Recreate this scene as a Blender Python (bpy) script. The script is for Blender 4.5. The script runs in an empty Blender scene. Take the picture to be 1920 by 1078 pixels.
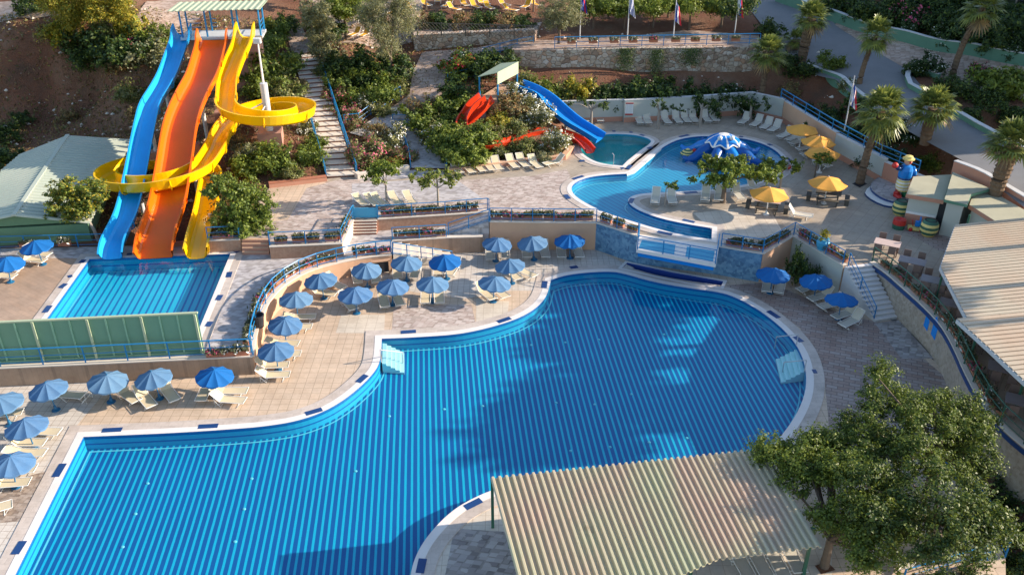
import bpy, bmesh, math, random
import numpy as np
from mathutils import Vector, Matrix
from mathutils.geometry import tessellate_polygon
random.seed(7)
rng = np.random.default_rng(11)
scene = bpy.context.scene
COL = scene.collection
# ------------------------------------------------------------------ camera, sky, sun, exposure
H, TH, FP = 29.0, math.radians(29.2), 1680.0
cam_d = bpy.data.cameras.new('camera'); cam = bpy.data.objects.new('camera', cam_d); COL.objects.link(cam)
cam.location = (0, 0, H); cam.rotation_euler = (math.pi/2 - TH, 0, 0)
cam_d.sensor_width = 36.0; cam_d.lens = 36.0*FP/1920.0; cam_d.clip_start = 0.5; cam_d.clip_end = 2000
scene.camera = cam
SUN_EL = math.radians(21.5); SUN_AZ = math.radians(84.5)      # azimuth clockwise from +Y
world = bpy.data.worlds.new('World'); scene.world = world; world.use_nodes = True
wn = world.node_tree.nodes; wl = world.node_tree.links
sky = wn.new('ShaderNodeTexSky'); sky.sky_type = 'NISHITA'; sky.sun_disc = False
sky.sun_elevation = SUN_EL; sky.sun_rotation = SUN_AZ; sky.air_density = 1.0; sky.dust_density = 0.6
wl.new(sky.outputs[0], wn['Background'].inputs[0]); wn['Background'].inputs[1].default_value = 0.138
sun_d = bpy.data.lights.new('sun', 'SUN'); sun_d.energy = 5.0; sun_d.angle = math.radians(0.5); sun_d.color = (1.0, 0.86, 0.70)
sun = bpy.data.objects.new('sun', sun_d); COL.objects.link(sun)
sdir = Vector((math.sin(SUN_AZ)*math.cos(SUN_EL), math.cos(SUN_AZ)*math.cos(SUN_EL), math.sin(SUN_EL)))
sun.rotation_euler = sdir.to_track_quat('Z', 'Y').to_euler(); sun.location = (60, 20, 60)
vs = scene.view_settings; vs.view_transform = 'Standard'; vs.look = 'None'; vs.gamma = 1.0; vs.exposure = 1.05
scene.cycles.max_bounces = 8; scene.cycles.transparent_max_bounces = 12
scene.cycles.diffuse_bounces = 3; scene.cycles.glossy_bounces = 3; scene.cycles.use_denoising = True

# ------------------------------------------------------------------ picture ray -> world point
FWD = Vector((0, math.cos(TH), -math.sin(TH))); UPV = Vector((0, math.sin(TH), math.cos(TH)))
def ray(px, py):
    return Vector((1, 0, 0))*((px-960)/FP) + UPV*((539-py)/FP) + FWD
def at(px, py, z=0.0):
    d = ray(px, py); t = (z-H)/d.z
    return Vector((d.x*t, d.y*t, z))
def on_plane(px, py, p0, p1):           # ray meets the vertical plane through p0, p1
    d = ray(px, py); n = Vector((-(p1.y-p0.y), p1.x-p0.x, 0)); o = Vector((0, 0, H))
    t = (p0-o).dot(n)/d.dot(n); return o + d*t
def ztop(py, P):                        # height of picture row py above the ground point P
    d = ray(960, py); return H + d.z/d.y*P.y
def ats(lst, z): return [at(a, b, z) for a, b in lst]

# ------------------------------------------------------------------ materials
MAT = {}
class NT:
    def __init__(s, name):
        s.m = bpy.data.materials.new(name); s.m.use_nodes = True
        s.t = s.m.node_tree; s.n = s.t.nodes; s.l = s.t.links
        s.b = s.n['Principled BSDF']; s.out = s.n['Material Output']
    def add(s, typ, **kw):
        nd = s.n.new(typ)
        for k, v in kw.items(): setattr(nd, k, v)
        return nd
    def coord(s, kind='Object', scale=None, rot=None):
        tc = s.add('ShaderNodeTexCoord'); o = tc.outputs[kind]
        if scale is not None or rot is not None:
            mp = s.add('ShaderNodeMapping')
            if scale is not None: mp.inputs['Scale'].default_value = scale if hasattr(scale, '__len__') else (scale,)*3
            if rot is not None: mp.inputs['Rotation'].default_value = rot
            s.l.new(o, mp.inputs[0]); o = mp.outputs[0]
        return o
    def noise(s, co, scale, detail=4, rough=.6):
        nd = s.add('ShaderNodeTexNoise'); nd.inputs['Scale'].default_value = scale
        nd.inputs['Detail'].default_value = detail; nd.inputs['Roughness'].default_value = rough
        if co is not None: s.l.new(co, nd.inputs['Vector'])
        return nd.outputs['Fac']
    def ramp(s, fac, stops, interp='LINEAR'):
        nd = s.add('ShaderNodeValToRGB'); cr = nd.color_ramp; cr.interpolation = interp
        while len(cr.elements) < len(stops): cr.elements.new(.5)
        for e, (p, c) in zip(cr.elements, stops): e.position = p; e.color = (*c, 1)
        s.l.new(fac, nd.inputs[0]); return nd.outputs[0]
    def mix(s, fac, a, b, mode='MIX'):
        nd = s.add('ShaderNodeMix'); nd.data_type = 'RGBA'; nd.blend_type = mode
        for sock, v in ((nd.inputs[0], fac), (nd.inputs[6], a), (nd.inputs[7], b)):
            if isinstance(v, (int, float)): sock.default_value = v
            elif isinstance(v, tuple): sock.default_value = (*v, 1)
            else: s.l.new(v, sock)
        return nd.outputs[2]
    def math(s, op, a, b=None, c=None):
        nd = s.add('ShaderNodeMath'); nd.operation = op
        for i, v in enumerate((a, b, c)):
            if v is None: continue
            if isinstance(v, (int, float)): nd.inputs[i].default_value = v
            else: s.l.new(v, nd.inputs[i])
        return nd.outputs[0]
    def xyz(s, co):
        nd = s.add('ShaderNodeSeparateXYZ'); s.l.new(co, nd.inputs[0]); return nd.outputs
    def bump(s, h, strength=.3, dist=.02):
        nd = s.add('ShaderNodeBump'); nd.inputs['Strength'].default_value = strength; nd.inputs['Distance'].default_value = dist
        s.l.new(h, nd.inputs['Height']); s.l.new(nd.outputs[0], s.b.inputs['Normal']); return nd.outputs[0]
    def fin(s, col=None, rough=.6, metal=0.0, spec=.5):
        if col is not None:
            if isinstance(col, tuple): s.b.inputs['Base Color'].default_value = (*col, 1)
            else: s.l.new(col, s.b.inputs['Base Color'])
        s.b.inputs['Roughness'].default_value = rough; s.b.inputs['Metallic'].default_value = metal
        s.b.inputs['Specular IOR Level'].default_value = spec
        return s.m
def c_(a, k): return tuple(max(0, min(1, v*k)) for v in a)
def m_paint(name, col, rough=.45, var=.18, scale=1.5, spec=.5, bump=0):
    t = NT(name); co = t.coord('Object')
    f = t.noise(co, scale, 5); f2 = t.noise(co, scale*9, 3)
    c = t.mix(f, c_(col, 1-var), c_(col, 1+var)); c = t.mix(t.math('MULTIPLY', f2, .25), c, c_(col, 1-var*1.6))
    if bump: t.bump(f2, bump, .01)
    MAT[name] = t.fin(c, rough, 0, spec); return t.m
def m_fabric(name, cols):
    t = NT(name); oi = t.add('ShaderNodeObjectInfo'); n = t.noise(t.coord('Object'), 2.2, 5); n2 = t.noise(t.coord('Object', scale=(1, 1, .2)), 9, 3)
    c = t.ramp(oi.outputs['Random'], [(i/(len(cols)-1), k) for i, k in enumerate(cols)]); c = t.mix(t.math('MULTIPLY', n, .5), c, (.20, .28, .36)); c = t.mix(t.math('MULTIPLY', n2, .25), c, c_(cols[0], .5)); MAT[name] = t.fin(c, .8, 0, .2)
def m_tiles(name, c1, c2, grout, tw, th, mortar=.012, rot=0, offset=0.0, var=.5, rough=.6, stain=(0.5, .9), world_=True):
    t = NT(name); co = t.coord('Object', rot=(0, 0, rot))
    b = t.add('ShaderNodeTexBrick'); b.offset = offset; b.squash = 1
    b.inputs['Color1'].default_value = (*c1, 1); b.inputs['Color2'].default_value = (*c2, 1); b.inputs['Mortar'].default_value = (*grout, 1)
    b.inputs['Scale'].default_value = 1; b.inputs['Mortar Size'].default_value = mortar
    b.inputs['Brick Width'].default_value = tw; b.inputs['Row Height'].default_value = th; b.inputs['Bias'].default_value = 0
    t.l.new(co, b.inputs['Vector'])
    n1 = t.noise(co, .35, 6, .65); n2 = t.noise(co, 6, 4)
    st = t.ramp(n1, [(.3, (stain[0],)*3), (.62, (stain[1],)*3), (1, (1, 1, 1))])
    c = t.mix(var, b.outputs[0], st, 'MULTIPLY')
    n4 = t.noise(co, 1.1, 5, .7); c = t.mix(.3, c, t.ramp(n4, [(.36, (.62, .57, .52)), (.55, (1, 1, 1))]), 'MULTIPLY')
    c = t.mix(.22, c, t.ramp(n2, [(.3, (.55, .5, .45)), (.7, (1, 1, 1))]), 'MULTIPLY')
    t.bump(b.outputs['Fac'], .25, -.006)
    MAT[name] = t.fin(c, rough, 0, .35); return t.m
def m_cobble(name, cols, scale=3.0, rot=0, stretch=1.6):
    t = NT(name); co = t.coord('Object', scale=(1, stretch, 1), rot=(0, 0, rot))
    v = t.add('ShaderNodeTexVoronoi'); v.feature = 'F1'; v.distance = 'CHEBYCHEV'; v.inputs['Scale'].default_value = scale; v.inputs['Randomness'].default_value = .55
    t.l.new(co, v.inputs['Vector'])
    sp = t.add('ShaderNodeSeparateColor'); t.l.new(v.outputs['Color'], sp.inputs[0])
    c = t.ramp(sp.outputs[0], [(i/(len(cols)-1), k) for i, k in enumerate(cols)])
    e = t.add('ShaderNodeTexVoronoi'); e.feature = 'F1'; e.distance = 'CHEBYCHEV'; e.inputs['Scale'].default_value = scale; e.inputs['Randomness'].default_value = .55
    t.l.new(co, e.inputs['Vector'])
    g = t.ramp(e.outputs['Distance'], [(.42, (1, 1, 1)), (.5, (.6, .58, .55))])
    c = t.mix(.7, c, g, 'MULTIPLY')
    n1 = t.noise(t.coord('Object'), .4, 5); c = t.mix(.35, c, t.ramp(n1, [(.3, (.6, .58, .56)), (.7, (1, 1, 1))]), 'MULTIPLY')
    MAT[name] = t.fin(c, .7, 0, .3); return t.m
def m_leaf(name, base, var=.5, tr=.36, rough=.5, tip=None):
    t = NT(name); g = t.add('ShaderNodeNewGeometry')
    r = g.outputs['Random Per Island']
    n = t.noise(t.coord('Object'), 1.3, 3)
    f = t.math('ADD', t.math('MULTIPLY', r, .65), t.math('MULTIPLY', n, .45))
    hi = tip or (base[0]*1.9+.01, base[1]*1.55+.01, base[2]*1.1)
    c = t.ramp(f, [(.1, c_(base, 1-var)), (.5, base), (.95, hi)])
    t.fin(c, rough, 0, .35)
    tl = t.add('ShaderNodeBsdfTranslucent'); mx = t.add('ShaderNodeMixShader'); mx.inputs[0].default_value = tr
    t.l.new(c, tl.inputs[0]); t.l.new(t.b.outputs[0], mx.inputs[1]); t.l.new(tl.outputs[0], mx.inputs[2]); t.l.new(mx.outputs[0], t.out.inputs[0])
    MAT[name] = t.m; return t.m

WHITE = (.78, .76, .72)
m_paint('white', WHITE, .4, .06); m_paint('blue_rail', (.008, .19, .43), .4, .15); m_paint('green_rail', (.03, .12, .075), .45, .2)
m_fabric('umb_faded', [(.028, .12, .28), (.05, .155, .31), (.07, .18, .33), (.04, .14, .32), (.09, .20, .33)]); m_paint('umb_vivid', (.006, .11, .34), .7, .15, 2, .25)
m_paint('umb_pole', (.012, .12, .25), .45, .1); m_paint('umb_yellow', (.80, .37, .07), .75, .12, 2, .2)
m_paint('sling', (.62, .52, .35), .75, .08, 3, .2); m_paint('sling_grey', (.55, .51, .42), .75, .1, 3, .2); m_paint('sling_yellow', (.75, .37, .03), .7, .12, 3, .2)
m_paint('slide_blue', (.02, .36, .74), .22, .12, .6); m_paint('slide_orange', (.74, .135, .004), .22, .12, .6); m_paint('slide_yellow', (.84, .50, .002), .22, .1, .6)
m_paint('slide_red', (.62, .045, .012), .25, .15, .6); m_paint('kid_blue', (.008, .20, .60), .25, .12, .6)
m_paint('steel', (.42, .42, .44), .35, .1); m_paint('grey_white', (.55, .55, .55), .5, .12); m_paint('dark', (.02, .02, .025), .6, .2)
m_paint('terracotta', (.40, .15, .085), .8, .2, 4); m_paint('pink_plaster', (.50, .25, .17), .85, .12, .7, .2, .1)
m_paint('pale_plaster', (.46, .47, .42), .85, .1, .6, .2, .1); m_paint('peach', (.60, .37, .24), .85, .14, .8, .2)
m_paint('cream_stone', (.66, .58, .49), .75, .12, 1.2, .3, .1); m_paint('marble', (.72, .67, .63), .5, .14, 1.0, .4)
m_paint('green_wall', (.13, .24, .14), .7, .12, .8, .3); m_paint('screen_green', (.13, .27, .18), .5, .15, .6); m_paint('pale_green', (.40, .46, .30), .6, .15, .9)
m_paint('kerb_green', (.11, .23, .16), .8, .2, 1.0, .3); m_paint('bark', (.16, .12, .09), .9, .35, 5, .2, .5); m_paint('pale_bark', (.34, .29, .24), .9, .25, 4, .2, .5)
m_paint('palm_bark', (.17, .115, .075), .95, .45, 6, .15, .7); m_paint('asphalt', (.205, .205, .21), .9, .18, .8, .2, .2)
m_paint('wood_dark', (.085, .075, .06), .7, .3, 3); m_paint('wood_pink', (.52, .40, .36), .6, .15, 3); m_paint('table_top', (.26, .22, .22), .5, .2, 2)
m_paint('chair_brown', (.19, .13, .11), .6, .25, 3); m_paint('teal', (.05, .32, .52), .55, .12, 1.5); m_paint('navy', (.012, .05, .17), .3, .15, 2)
m_paint('red_paint', (.5, .025, .02), .4, .15); m_paint('yellow_paint', (.72, .58, .2), .5, .12); m_paint('green_paint', (.03, .22, .09), .4, .2); m_paint('skin_paint', (.6, .33, .22), .5, .1)
m_paint('glass_dark', (.02, .025, .03), .1, .2); m_paint('block_pink', (.40, .22, .17), .9, .2, 1.5, .2); m_paint('hotel', (.10, .17, .11), .8, .12, .5)
m_paint('flower_white', (.80, .79, .72), .7, .06); m_paint('flower_pink', (.62, .10, .20), .7, .3); m_paint('flower_red', (.55, .04, .05), .7, .3)
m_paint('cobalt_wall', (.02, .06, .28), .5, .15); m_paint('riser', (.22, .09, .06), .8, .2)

def m_corr(name, c1, c2):
    t = NT(name); co = t.coord('Object'); n = t.noise(t.coord('Object', scale=(.25, .12, 1)), 1.0, 5, .6); n2 = t.noise(t.coord('Object', scale=(6, .6, 1)), 1, 3)
    c = t.mix(t.ramp(n, [(.38, (0, 0, 0)), (.62, (1, 1, 1))]), c1, c2); c = t.mix(t.math('MULTIPLY', n2, .35), c, c_(c1, .62)); n3 = t.noise(co, .9, 6, .75); c = t.mix(t.ramp(n3, [(.60, (0, 0, 0)), (.72, (.55,)*3)]), c, (.26, .17, .10))
    MAT[name] = t.fin(c, .5, 0, .4)
m_corr('roof_metal', (.47, .47, .29), (.54, .38, .28)); m_corr('roof_tan', (.56, .47, .34), (.56, .40, .27)); m_corr('shed_roof', (.50, .52, .42), (.42, .47, .38))

def m_ground():
    t = NT('soil'); co = t.coord('Object')
    n = t.noise(co, .16, 8, .68); n2 = t.noise(co, 2.2, 6, .7); n3 = t.noise(co, 9, 3)
    c = t.ramp(n, [(.3, (.12, .065, .045)), (.45, (.22, .085, .048)), (.58, (.27, .135, .082)), (.75, (.36, .26, .185))])
    c = t.mix(t.math('MULTIPLY', n2, .7), c, (.075, .06, .042)); c = t.mix(t.ramp(n3, [(.62, (0, 0, 0)), (.72, (.6, .6, .6))]), c, (.25, .20, .16))
    t.bump(t.math('ADD', n2, n3), .7, .15); MAT['soil'] = t.fin(c, .95, 0, .1)
m_ground()
def m_stonewall():
    t = NT('stone_wall'); co = t.coord('Object', scale=(1, 1, 1.25)); co2 = t.coord('Object')
    ad = t.add('ShaderNodeVectorMath'); ad.operation = 'ADD'; nz = t.add('ShaderNodeTexNoise'); nz.inputs['Scale'].default_value = 3; t.l.new(co, nz.inputs['Vector'])
    sc = t.add('ShaderNodeVectorMath'); sc.operation = 'SCALE'; sc.inputs['Scale'].default_value = .25; t.l.new(nz.outputs['Color'], sc.inputs[0])
    t.l.new(co, ad.inputs[0]); t.l.new(sc.outputs[0], ad.inputs[1])
    v = t.add('ShaderNodeTexVoronoi'); v.inputs['Scale'].default_value = 2.1; t.l.new(ad.outputs[0], v.inputs['Vector'])
    e = t.add('ShaderNodeTexVoronoi'); e.feature = 'DISTANCE_TO_EDGE'; e.inputs['Scale'].default_value = 2.1; t.l.new(ad.outputs[0], e.inputs['Vector'])
    sp = t.add('ShaderNodeSeparateColor'); t.l.new(v.outputs['Color'], sp.inputs[0])
    c = t.ramp(sp.outputs[0], [(0, (.28, .20, .15)), (.3, (.46, .37, .29)), (.6, (.55, .49, .42)), (.8, (.48, .30, .20)), (1, (.66, .61, .55))])
    n = t.noise(co2, 7, 4); c = t.mix(.5, c, t.ramp(n, [(.3, (.6, .58, .55)), (.7, (1, 1, 1))]), 'MULTIPLY')
    g = t.ramp(e.outputs['Distance'], [(0, (.34, .31, .28)), (.06, (1, 1, 1))]); c = t.mix(.85, c, g, 'MULTIPLY')
    h = t.ramp(e.outputs['Distance'], [(0, (0, 0, 0)), (.16, (1, 1, 1))]); t.bump(h, .8, .08); MAT['stone_wall'] = t.fin(c, .9, 0, .2)
m_stonewall()
# deck finishes
m_tiles('tile_tan', (.68, .52, .38), (.63, .49, .365), (.46, .35, .25), .5, .5, .018, var=.45)
m_tiles('tile_pale', (.68, .62, .55), (.63, .57, .50), (.42, .35, .29), .4, .4, .016, var=.4)
m_tiles('tile_cream', (.70, .62, .51), (.66, .58, .48), (.5, .41, .32), .6, .6, .014, var=.4)
m_tiles('tile_brown', (.50, .35, .25), (.44, .32, .235), (.36, .26, .19), 1.1, .3, .01, rot=.6, offset=.5, var=.55)
m_tiles('tile_plaza', (.48, .40, .31), (.43, .365, .29), (.33, .275, .22), .75, .75, .016, rot=.62, var=.45)
m_tiles('tile_tunnel', (.42, .31, .22), (.36, .27, .2), (.28, .2, .15), .3, .15, .012, var=.4)
m_tiles('brick_mauve', (.37, .25, .205), (.46, .38, .34), (.24, .18, .15), .6, .3, .025, rot=.35, offset=.5, var=.5)
m_cobble('cobble_grey', [(.25, .22, .21), (.36, .32, .30), (.47, .43, .40), (.40, .35, .32)], 2.6, .3)
m_cobble('cobble_pink', [(.40, .31, .27), (.50, .41, .36), (.58, .50, .45), (.46, .37, .33)], 2.8, .25)
m_cobble('cobble_brown', [(.24, .18, .145), (.36, .28, .22), (.44, .36, .30), (.31, .25, .21)], 4.5, .1)
m_cobble('path_pink', [(.36, .25, .19), (.45, .33, .26), (.50, .39, .32)], 2.2, .2)
m_cobble('pave_grey', [(.40, .37, .37), (.48, .45, .45), (.54, .51, .50)], 2.2, .4)
m_tiles('wall_tile', (.44, .30, .21), (.40, .28, .2), (.33, .23, .165), .3, .15, .008, var=.5)
t = NT('marl'); n = t.noise(t.coord('Object'), 5, 6, .7); MAT['marl'] = t.fin(t.ramp(n, [(.35, (.36, .19, .115)), (.65, (.48, .29, .19))]), .7)
def vt(name, cols, scale):      # vertical mosaic wall
    t = NT(name); co = t.coord('Object'); v = t.add('ShaderNodeTexVoronoi'); v.inputs['Scale'].default_value = scale; v.distance = 'CHEBYCHEV'; t.l.new(co, v.inputs['Vector'])
    sp = t.add('ShaderNodeSeparateColor'); t.l.new(v.outputs['Color'], sp.inputs[0])
    c = t.ramp(sp.outputs[0], [(i/(len(cols)-1), k) for i, k in enumerate(cols)]); n = t.noise(co, .8, 4)
    MAT[name] = t.fin(t.mix(.4, c, t.ramp(n, [(.3, (.55, .6, .65)), (.7, (1, 1, 1))]), 'MULTIPLY'), .35)
vt('mosaic_blue', [(.06, .15, .27), (.11, .24, .38), (.17, .32, .45)], 5); vt('mosaic_tan', [(.30, .24, .18), (.38, .31, .24), (.44, .37, .3)], 6)

def m_poolfloor(name, ca, cb, period, width, ang, jitter=.0, wob=.02):
    """tiled stripes along the direction ang (radians from +Y)"""
    t = NT(name); co = t.coord('Object', rot=(0, 0, ang)); x = t.xyz(co)[0]
    n = t.noise(co, 1.4, 2); x = t.math('ADD', x, t.math('MULTIPLY', t.math('SUBTRACT', n, .5), wob))
    f = t.math('FRACT', t.math('DIVIDE', x, period)); f = t.math('LESS_THAN', f, width/period)
    n2 = t.noise(t.coord('Object'), .25, 4); n3 = t.noise(t.coord('Object'), 14, 2)
    ca2 = t.mix(n2, c_(ca, .8), c_(ca, 1.15)); c = t.mix(f, ca2, cb); c = t.mix(t.math('MULTIPLY', n3, .3), c, c_(ca, .75))
    MAT[name] = t.fin(c, .5)
def m_water(name, tint, bump=.12, scale=1.6):
    t = NT(name); co = t.coord('Object'); n = t.noise(co, scale, 3, .5); n2 = t.noise(co, scale*5, 2, .5)
    nb = t.add('ShaderNodeBump'); nb.inputs['Strength'].default_value = bump; nb.inputs['Distance'].default_value = .05
    t.l.new(t.math('ADD', n, t.math('MULTIPLY', n2, .25)), nb.inputs['Height'])
    g = t.add('ShaderNodeNewGeometry'); dt = t.add('ShaderNodeVectorMath'); dt.operation = 'DOT_PRODUCT'
    t.l.new(nb.outputs[0], dt.inputs[0]); t.l.new(g.outputs['Incoming'], dt.inputs[1])      # Schlick, the same from above and below
    fr = t.math('MULTIPLY_ADD', t.math('POWER', t.math('SUBTRACT', 1.0, t.math('MINIMUM', t.math('ABSOLUTE', dt.outputs['Value']), 1.0)), 5.0), .98, .02)
    tr = t.add('ShaderNodeBsdfTransparent'); tr.inputs[0].default_value = (*tint, 1)
    gl = t.add('ShaderNodeBsdfGlossy'); gl.inputs['Roughness'].default_value = .03; t.l.new(nb.outputs[0], gl.inputs['Normal'])
    mx = t.add('ShaderNodeMixShader'); t.l.new(fr, mx.inputs[0]); t.l.new(tr.outputs[0], mx.inputs[1]); t.l.new(gl.outputs[0], mx.inputs[2])
    t.l.new(mx.outputs[0], t.out.inputs[0]); MAT[name] = t.m
m_water('water', (.78, .96, 1.0)); m_water('water_turquoise', (.72, .95, .96)); m_water('water_small', (.66, .90, .90), .05)

# leaves
m_leaf('leaf_mid', (.115, .17, .034)); m_leaf('leaf_dark', (.036, .075, .024)); m_leaf('leaf_yellow', (.32, .28, .035)); m_leaf('leaf_olive', (.20, .215, .09), .45)
m_leaf('leaf_grey', (.24, .26, .16), .4); m_leaf('leaf_bright', (.16, .22, .034)); m_leaf('leaf_rust', (.26, .18, .09)); m_leaf('leaf_palm', (.15, .19, .05), .45, .3, .4); m_leaf('leaf_dead', (.27, .20, .11), .4)
m_leaf('leaf_tree', (.095, .14, .028)); m_paint('rib_green', (.20, .37, .25), .5, .15); m_paint('octo_blue', (.004, .09, .34), .3, .15); m_leaf('succulent', (.13, .15, .09), .5)

# ------------------------------------------------------------------ object helpers
def tag(o, label=None, cat=None, group=None, kind=None):
    if label: o['label'] = label
    if cat: o['category'] = cat
    if group: o['group'] = group
    if kind: o['kind'] = kind
    return o
def empty(name, loc=(0, 0, 0), rz=0, label=None, cat=None, group=None):
    o = bpy.data.objects.new(name, None); COL.objects.link(o); o.location = loc; o.rotation_euler = (0, 0, rz); o.empty_display_size = .2
    return tag(o, label, cat, group)
def children_of(o): return [c for c in o.children]
def copy_tree(o, loc, rz=None, label=None, group=None, scale=None):
    r = o.copy(); COL.objects.link(r); r.location = loc
    if rz is not None: r.rotation_euler = (0, 0, rz)
    if scale is not None: r.scale = scale if hasattr(scale, '__len__') else (scale,)*3
    if label: r['label'] = label
    if group: r['group'] = group
    for ch in children_of(o):
        c = ch.copy(); COL.objects.link(c); c.parent = r
        for g in children_of(ch):
            d = g.copy(); COL.objects.link(d); d.parent = c
    return r
class MB:
    def __init__(s): s.v = []; s.f = []; s.mi = []
    def add(s, vs, fs, mi=0):
        b = len(s.v); s.v += [tuple(v) for v in vs]; s.f += [tuple(b+i for i in f) for f in fs]; s.mi += [mi]*len(fs); return s
    def quad(s, a, b, c, d, mi=0): return s.add([a, b, c, d], [(0, 1, 2, 3)], mi)
    def box(s, c, size, rz=0, mi=0, M=None):
        hx, hy, hz = size[0]/2, size[1]/2, size[2]/2; ca, sa = math.cos(rz), math.sin(rz); vs = []
        for z in (-hz, hz):
            for x, y in ((-hx, -hy), (hx, -hy), (hx, hy), (-hx, hy)):
                p = Vector((x*ca-y*sa, x*sa+y*ca, z))
                if M is not None: p = M @ Vector((x, y, z))
                vs.append(p+Vector(c))
        return s.add(vs, [(0, 3, 2, 1), (4, 5, 6, 7), (0, 1, 5, 4), (1, 2, 6, 5), (2, 3, 7, 6), (3, 0, 4, 7)], mi)
    def beam(s, a, b, w, h, mi=0):          # rectangular bar from a to b
        a, b = Vector(a), Vector(b); t = (b-a); L = t.length; t.normalize()
        sd = t.cross(Vector((0, 0, 1)));
        if sd.length < 1e-4: sd = Vector((1, 0, 0))
        sd.normalize(); up = sd.cross(t)
        vs = []
        for p in (a, b):
            for x, y in ((-1, -1), (1, -1), (1, 1), (-1, 1)): vs.append(p+sd*(x*w/2)+up*(y*h/2))
        return s.add(vs, [(3, 2, 1, 0), (4, 5, 6, 7), (0, 1, 5, 4), (1, 2, 6, 5), (2, 3, 7, 6), (3, 0, 4, 7)], mi)
    def tube(s, pts, r, n=8, mi=0, cap=True):
        pts = [Vector(p) for p in pts]; rs = r if hasattr(r, '__len__') else [r]*len(pts); vs = []; fs = []
        for i, p in enumerate(pts):
            t = (pts[min(i+1, len(pts)-1)]-pts[max(i-1, 0)]).normalized()
            a = t.cross(Vector((0, 0, 1)));
            if a.length < .05: a = t.cross(Vector((0, 1, 0)))
            a.normalize(); b = a.cross(t)
            for k in range(n):
                w = 2*math.pi*k/n; vs.append(p+(a*math.cos(w)+b*math.sin(w))*rs[i])
        for i in range(len(pts)-1):
            for k in range(n):
                k2 = (k+1) % n; fs.append((i*n+k, i*n+k2, (i+1)*n+k2, (i+1)*n+k))
        if cap: fs.append(tuple(range(n))[::-1]); fs.append(tuple((len(pts)-1)*n+k for k in range(n)))
        return s.add(vs, fs, mi)
    def lathe(s, prof, c=(0, 0, 0), n=16, mi=0, mis=None):
        vs = []; fs = []; b = len(s.v)
        for r, z in prof:
            for k in range(n): w = 2*math.pi*k/n; vs.append((c[0]+r*math.cos(w), c[1]+r*math.sin(w), c[2]+z))
        s.v += vs
        for i in range(len(prof)-1):
            for k in range(n):
                k2 = (k+1) % n; s.f.append((b+i*n+k, b+i*n+k2, b+(i+1)*n+k2, b+(i+1)*n+k)); s.mi.append(mis[i] if mis else mi)
        if prof[-1][0] > .001: s.f.append(tuple(b+(len(prof)-1)*n+k for k in range(n))); s.mi.append(mis[-1] if mis else mi)
        return s
    def ball(s, c, r, n=12, m=8, mi=0):
        r = r if hasattr(r, '__len__') else (r,)*3; b = len(s.v)
        for i in range(m+1):
            ph = math.pi*i/m-math.pi/2
            for k in range(n): w = 2*math.pi*k/n; s.v.append((c[0]+r[0]*math.cos(ph)*math.cos(w), c[1]+r[1]*math.cos(ph)*math.sin(w), c[2]+r[2]*math.sin(ph)))
        for i in range(m):
            for k in range(n):
                k2 = (k+1) % n; s.f.append((b+i*n+k, b+i*n+k2, b+(i+1)*n+k2, b+(i+1)*n+k)); s.mi.append(mi)
        return s
    def prism(s, poly, z0, z1, holes=(), mi=0, side=None, top=True, bottom=False, inner_side=False):
        rings = [[(p[0], p[1]) for p in poly]]+[[(p[0], p[1]) for p in h] for h in holes]
        tri = tessellate_polygon([[Vector((x, y, 0)) for x, y in r] for r in rings]); flat = [p for r in rings for p in r]
        if top:
            fs = []
            for t in tri:
                a, b, c = (flat[i] for i in t); cr = (b[0]-a[0])*(c[1]-a[1])-(b[1]-a[1])*(c[0]-a[0])
                if abs(cr) < 1e-9: continue
                fs.append(t if cr > 0 else t[::-1])
            s.add([(x, y, z1) for x, y in flat], fs, mi)
            if bottom: s.add([(x, y, z0) for x, y in flat], [f[::-1] for f in fs], mi)
        for k, r in enumerate(rings):
            if k > 0 and not inner_side: continue
            n = len(r); ar = sum(r[i][0]*r[(i+1) % n][1]-r[(i+1) % n][0]*r[i][1] for i in range(n))
            if (ar < 0) != (k > 0): r = r[::-1]
            s.add([(x, y, z0) for x, y in r]+[(x, y, z1) for x, y in r], [(i, (i+1) % n, n+(i+1) % n, n+i) for i in range(n)], mi if side is None else side)
        return s
    def build(s, name, mats, parent=None, loc=None, rz=0, smooth=False):
        me = bpy.data.meshes.new(name); me.from_pydata(s.v, [], s.f)
        for m in (mats if isinstance(mats, (list, tuple)) else [mats]): me.materials.append(MAT[m])
        if len(set(s.mi)) > 1: me.polygons.foreach_set('material_index', s.mi)
        if smooth: me.polygons.foreach_set('use_smooth', [True]*len(s.f))
        me.update(); o = bpy.data.objects.new(name, me); COL.objects.link(o)
        if parent is not None: o.parent = parent
        if loc is not None: o.location = loc; o.rotation_euler = (0, 0, rz)
        return o
def chaikin(pts, corners=(), it=2, closed=True):
    P = [(Vector(p), (i in corners)) for i, p in enumerate(pts)]
    for _ in range(it):
        Q = []; n = len(P)
        for i in range(n):
            p, c = P[i]
            if c or (not closed and i in (0, n-1)): Q.append((p, c)); continue
            a = P[(i-1) % n][0]; b = P[(i+1) % n][0]
            Q.append((p*.75+a*.25, False)); Q.append((p*.75+b*.25, False))
        P = Q
    return [p for p, _ in P]
def area2(r): return sum(r[i][0]*r[(i+1) % len(r)][1]-r[(i+1) % len(r)][0]*r[i][1] for i in range(len(r)))
def ccw(r): return r if area2(r) > 0 else r[::-1]
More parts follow.
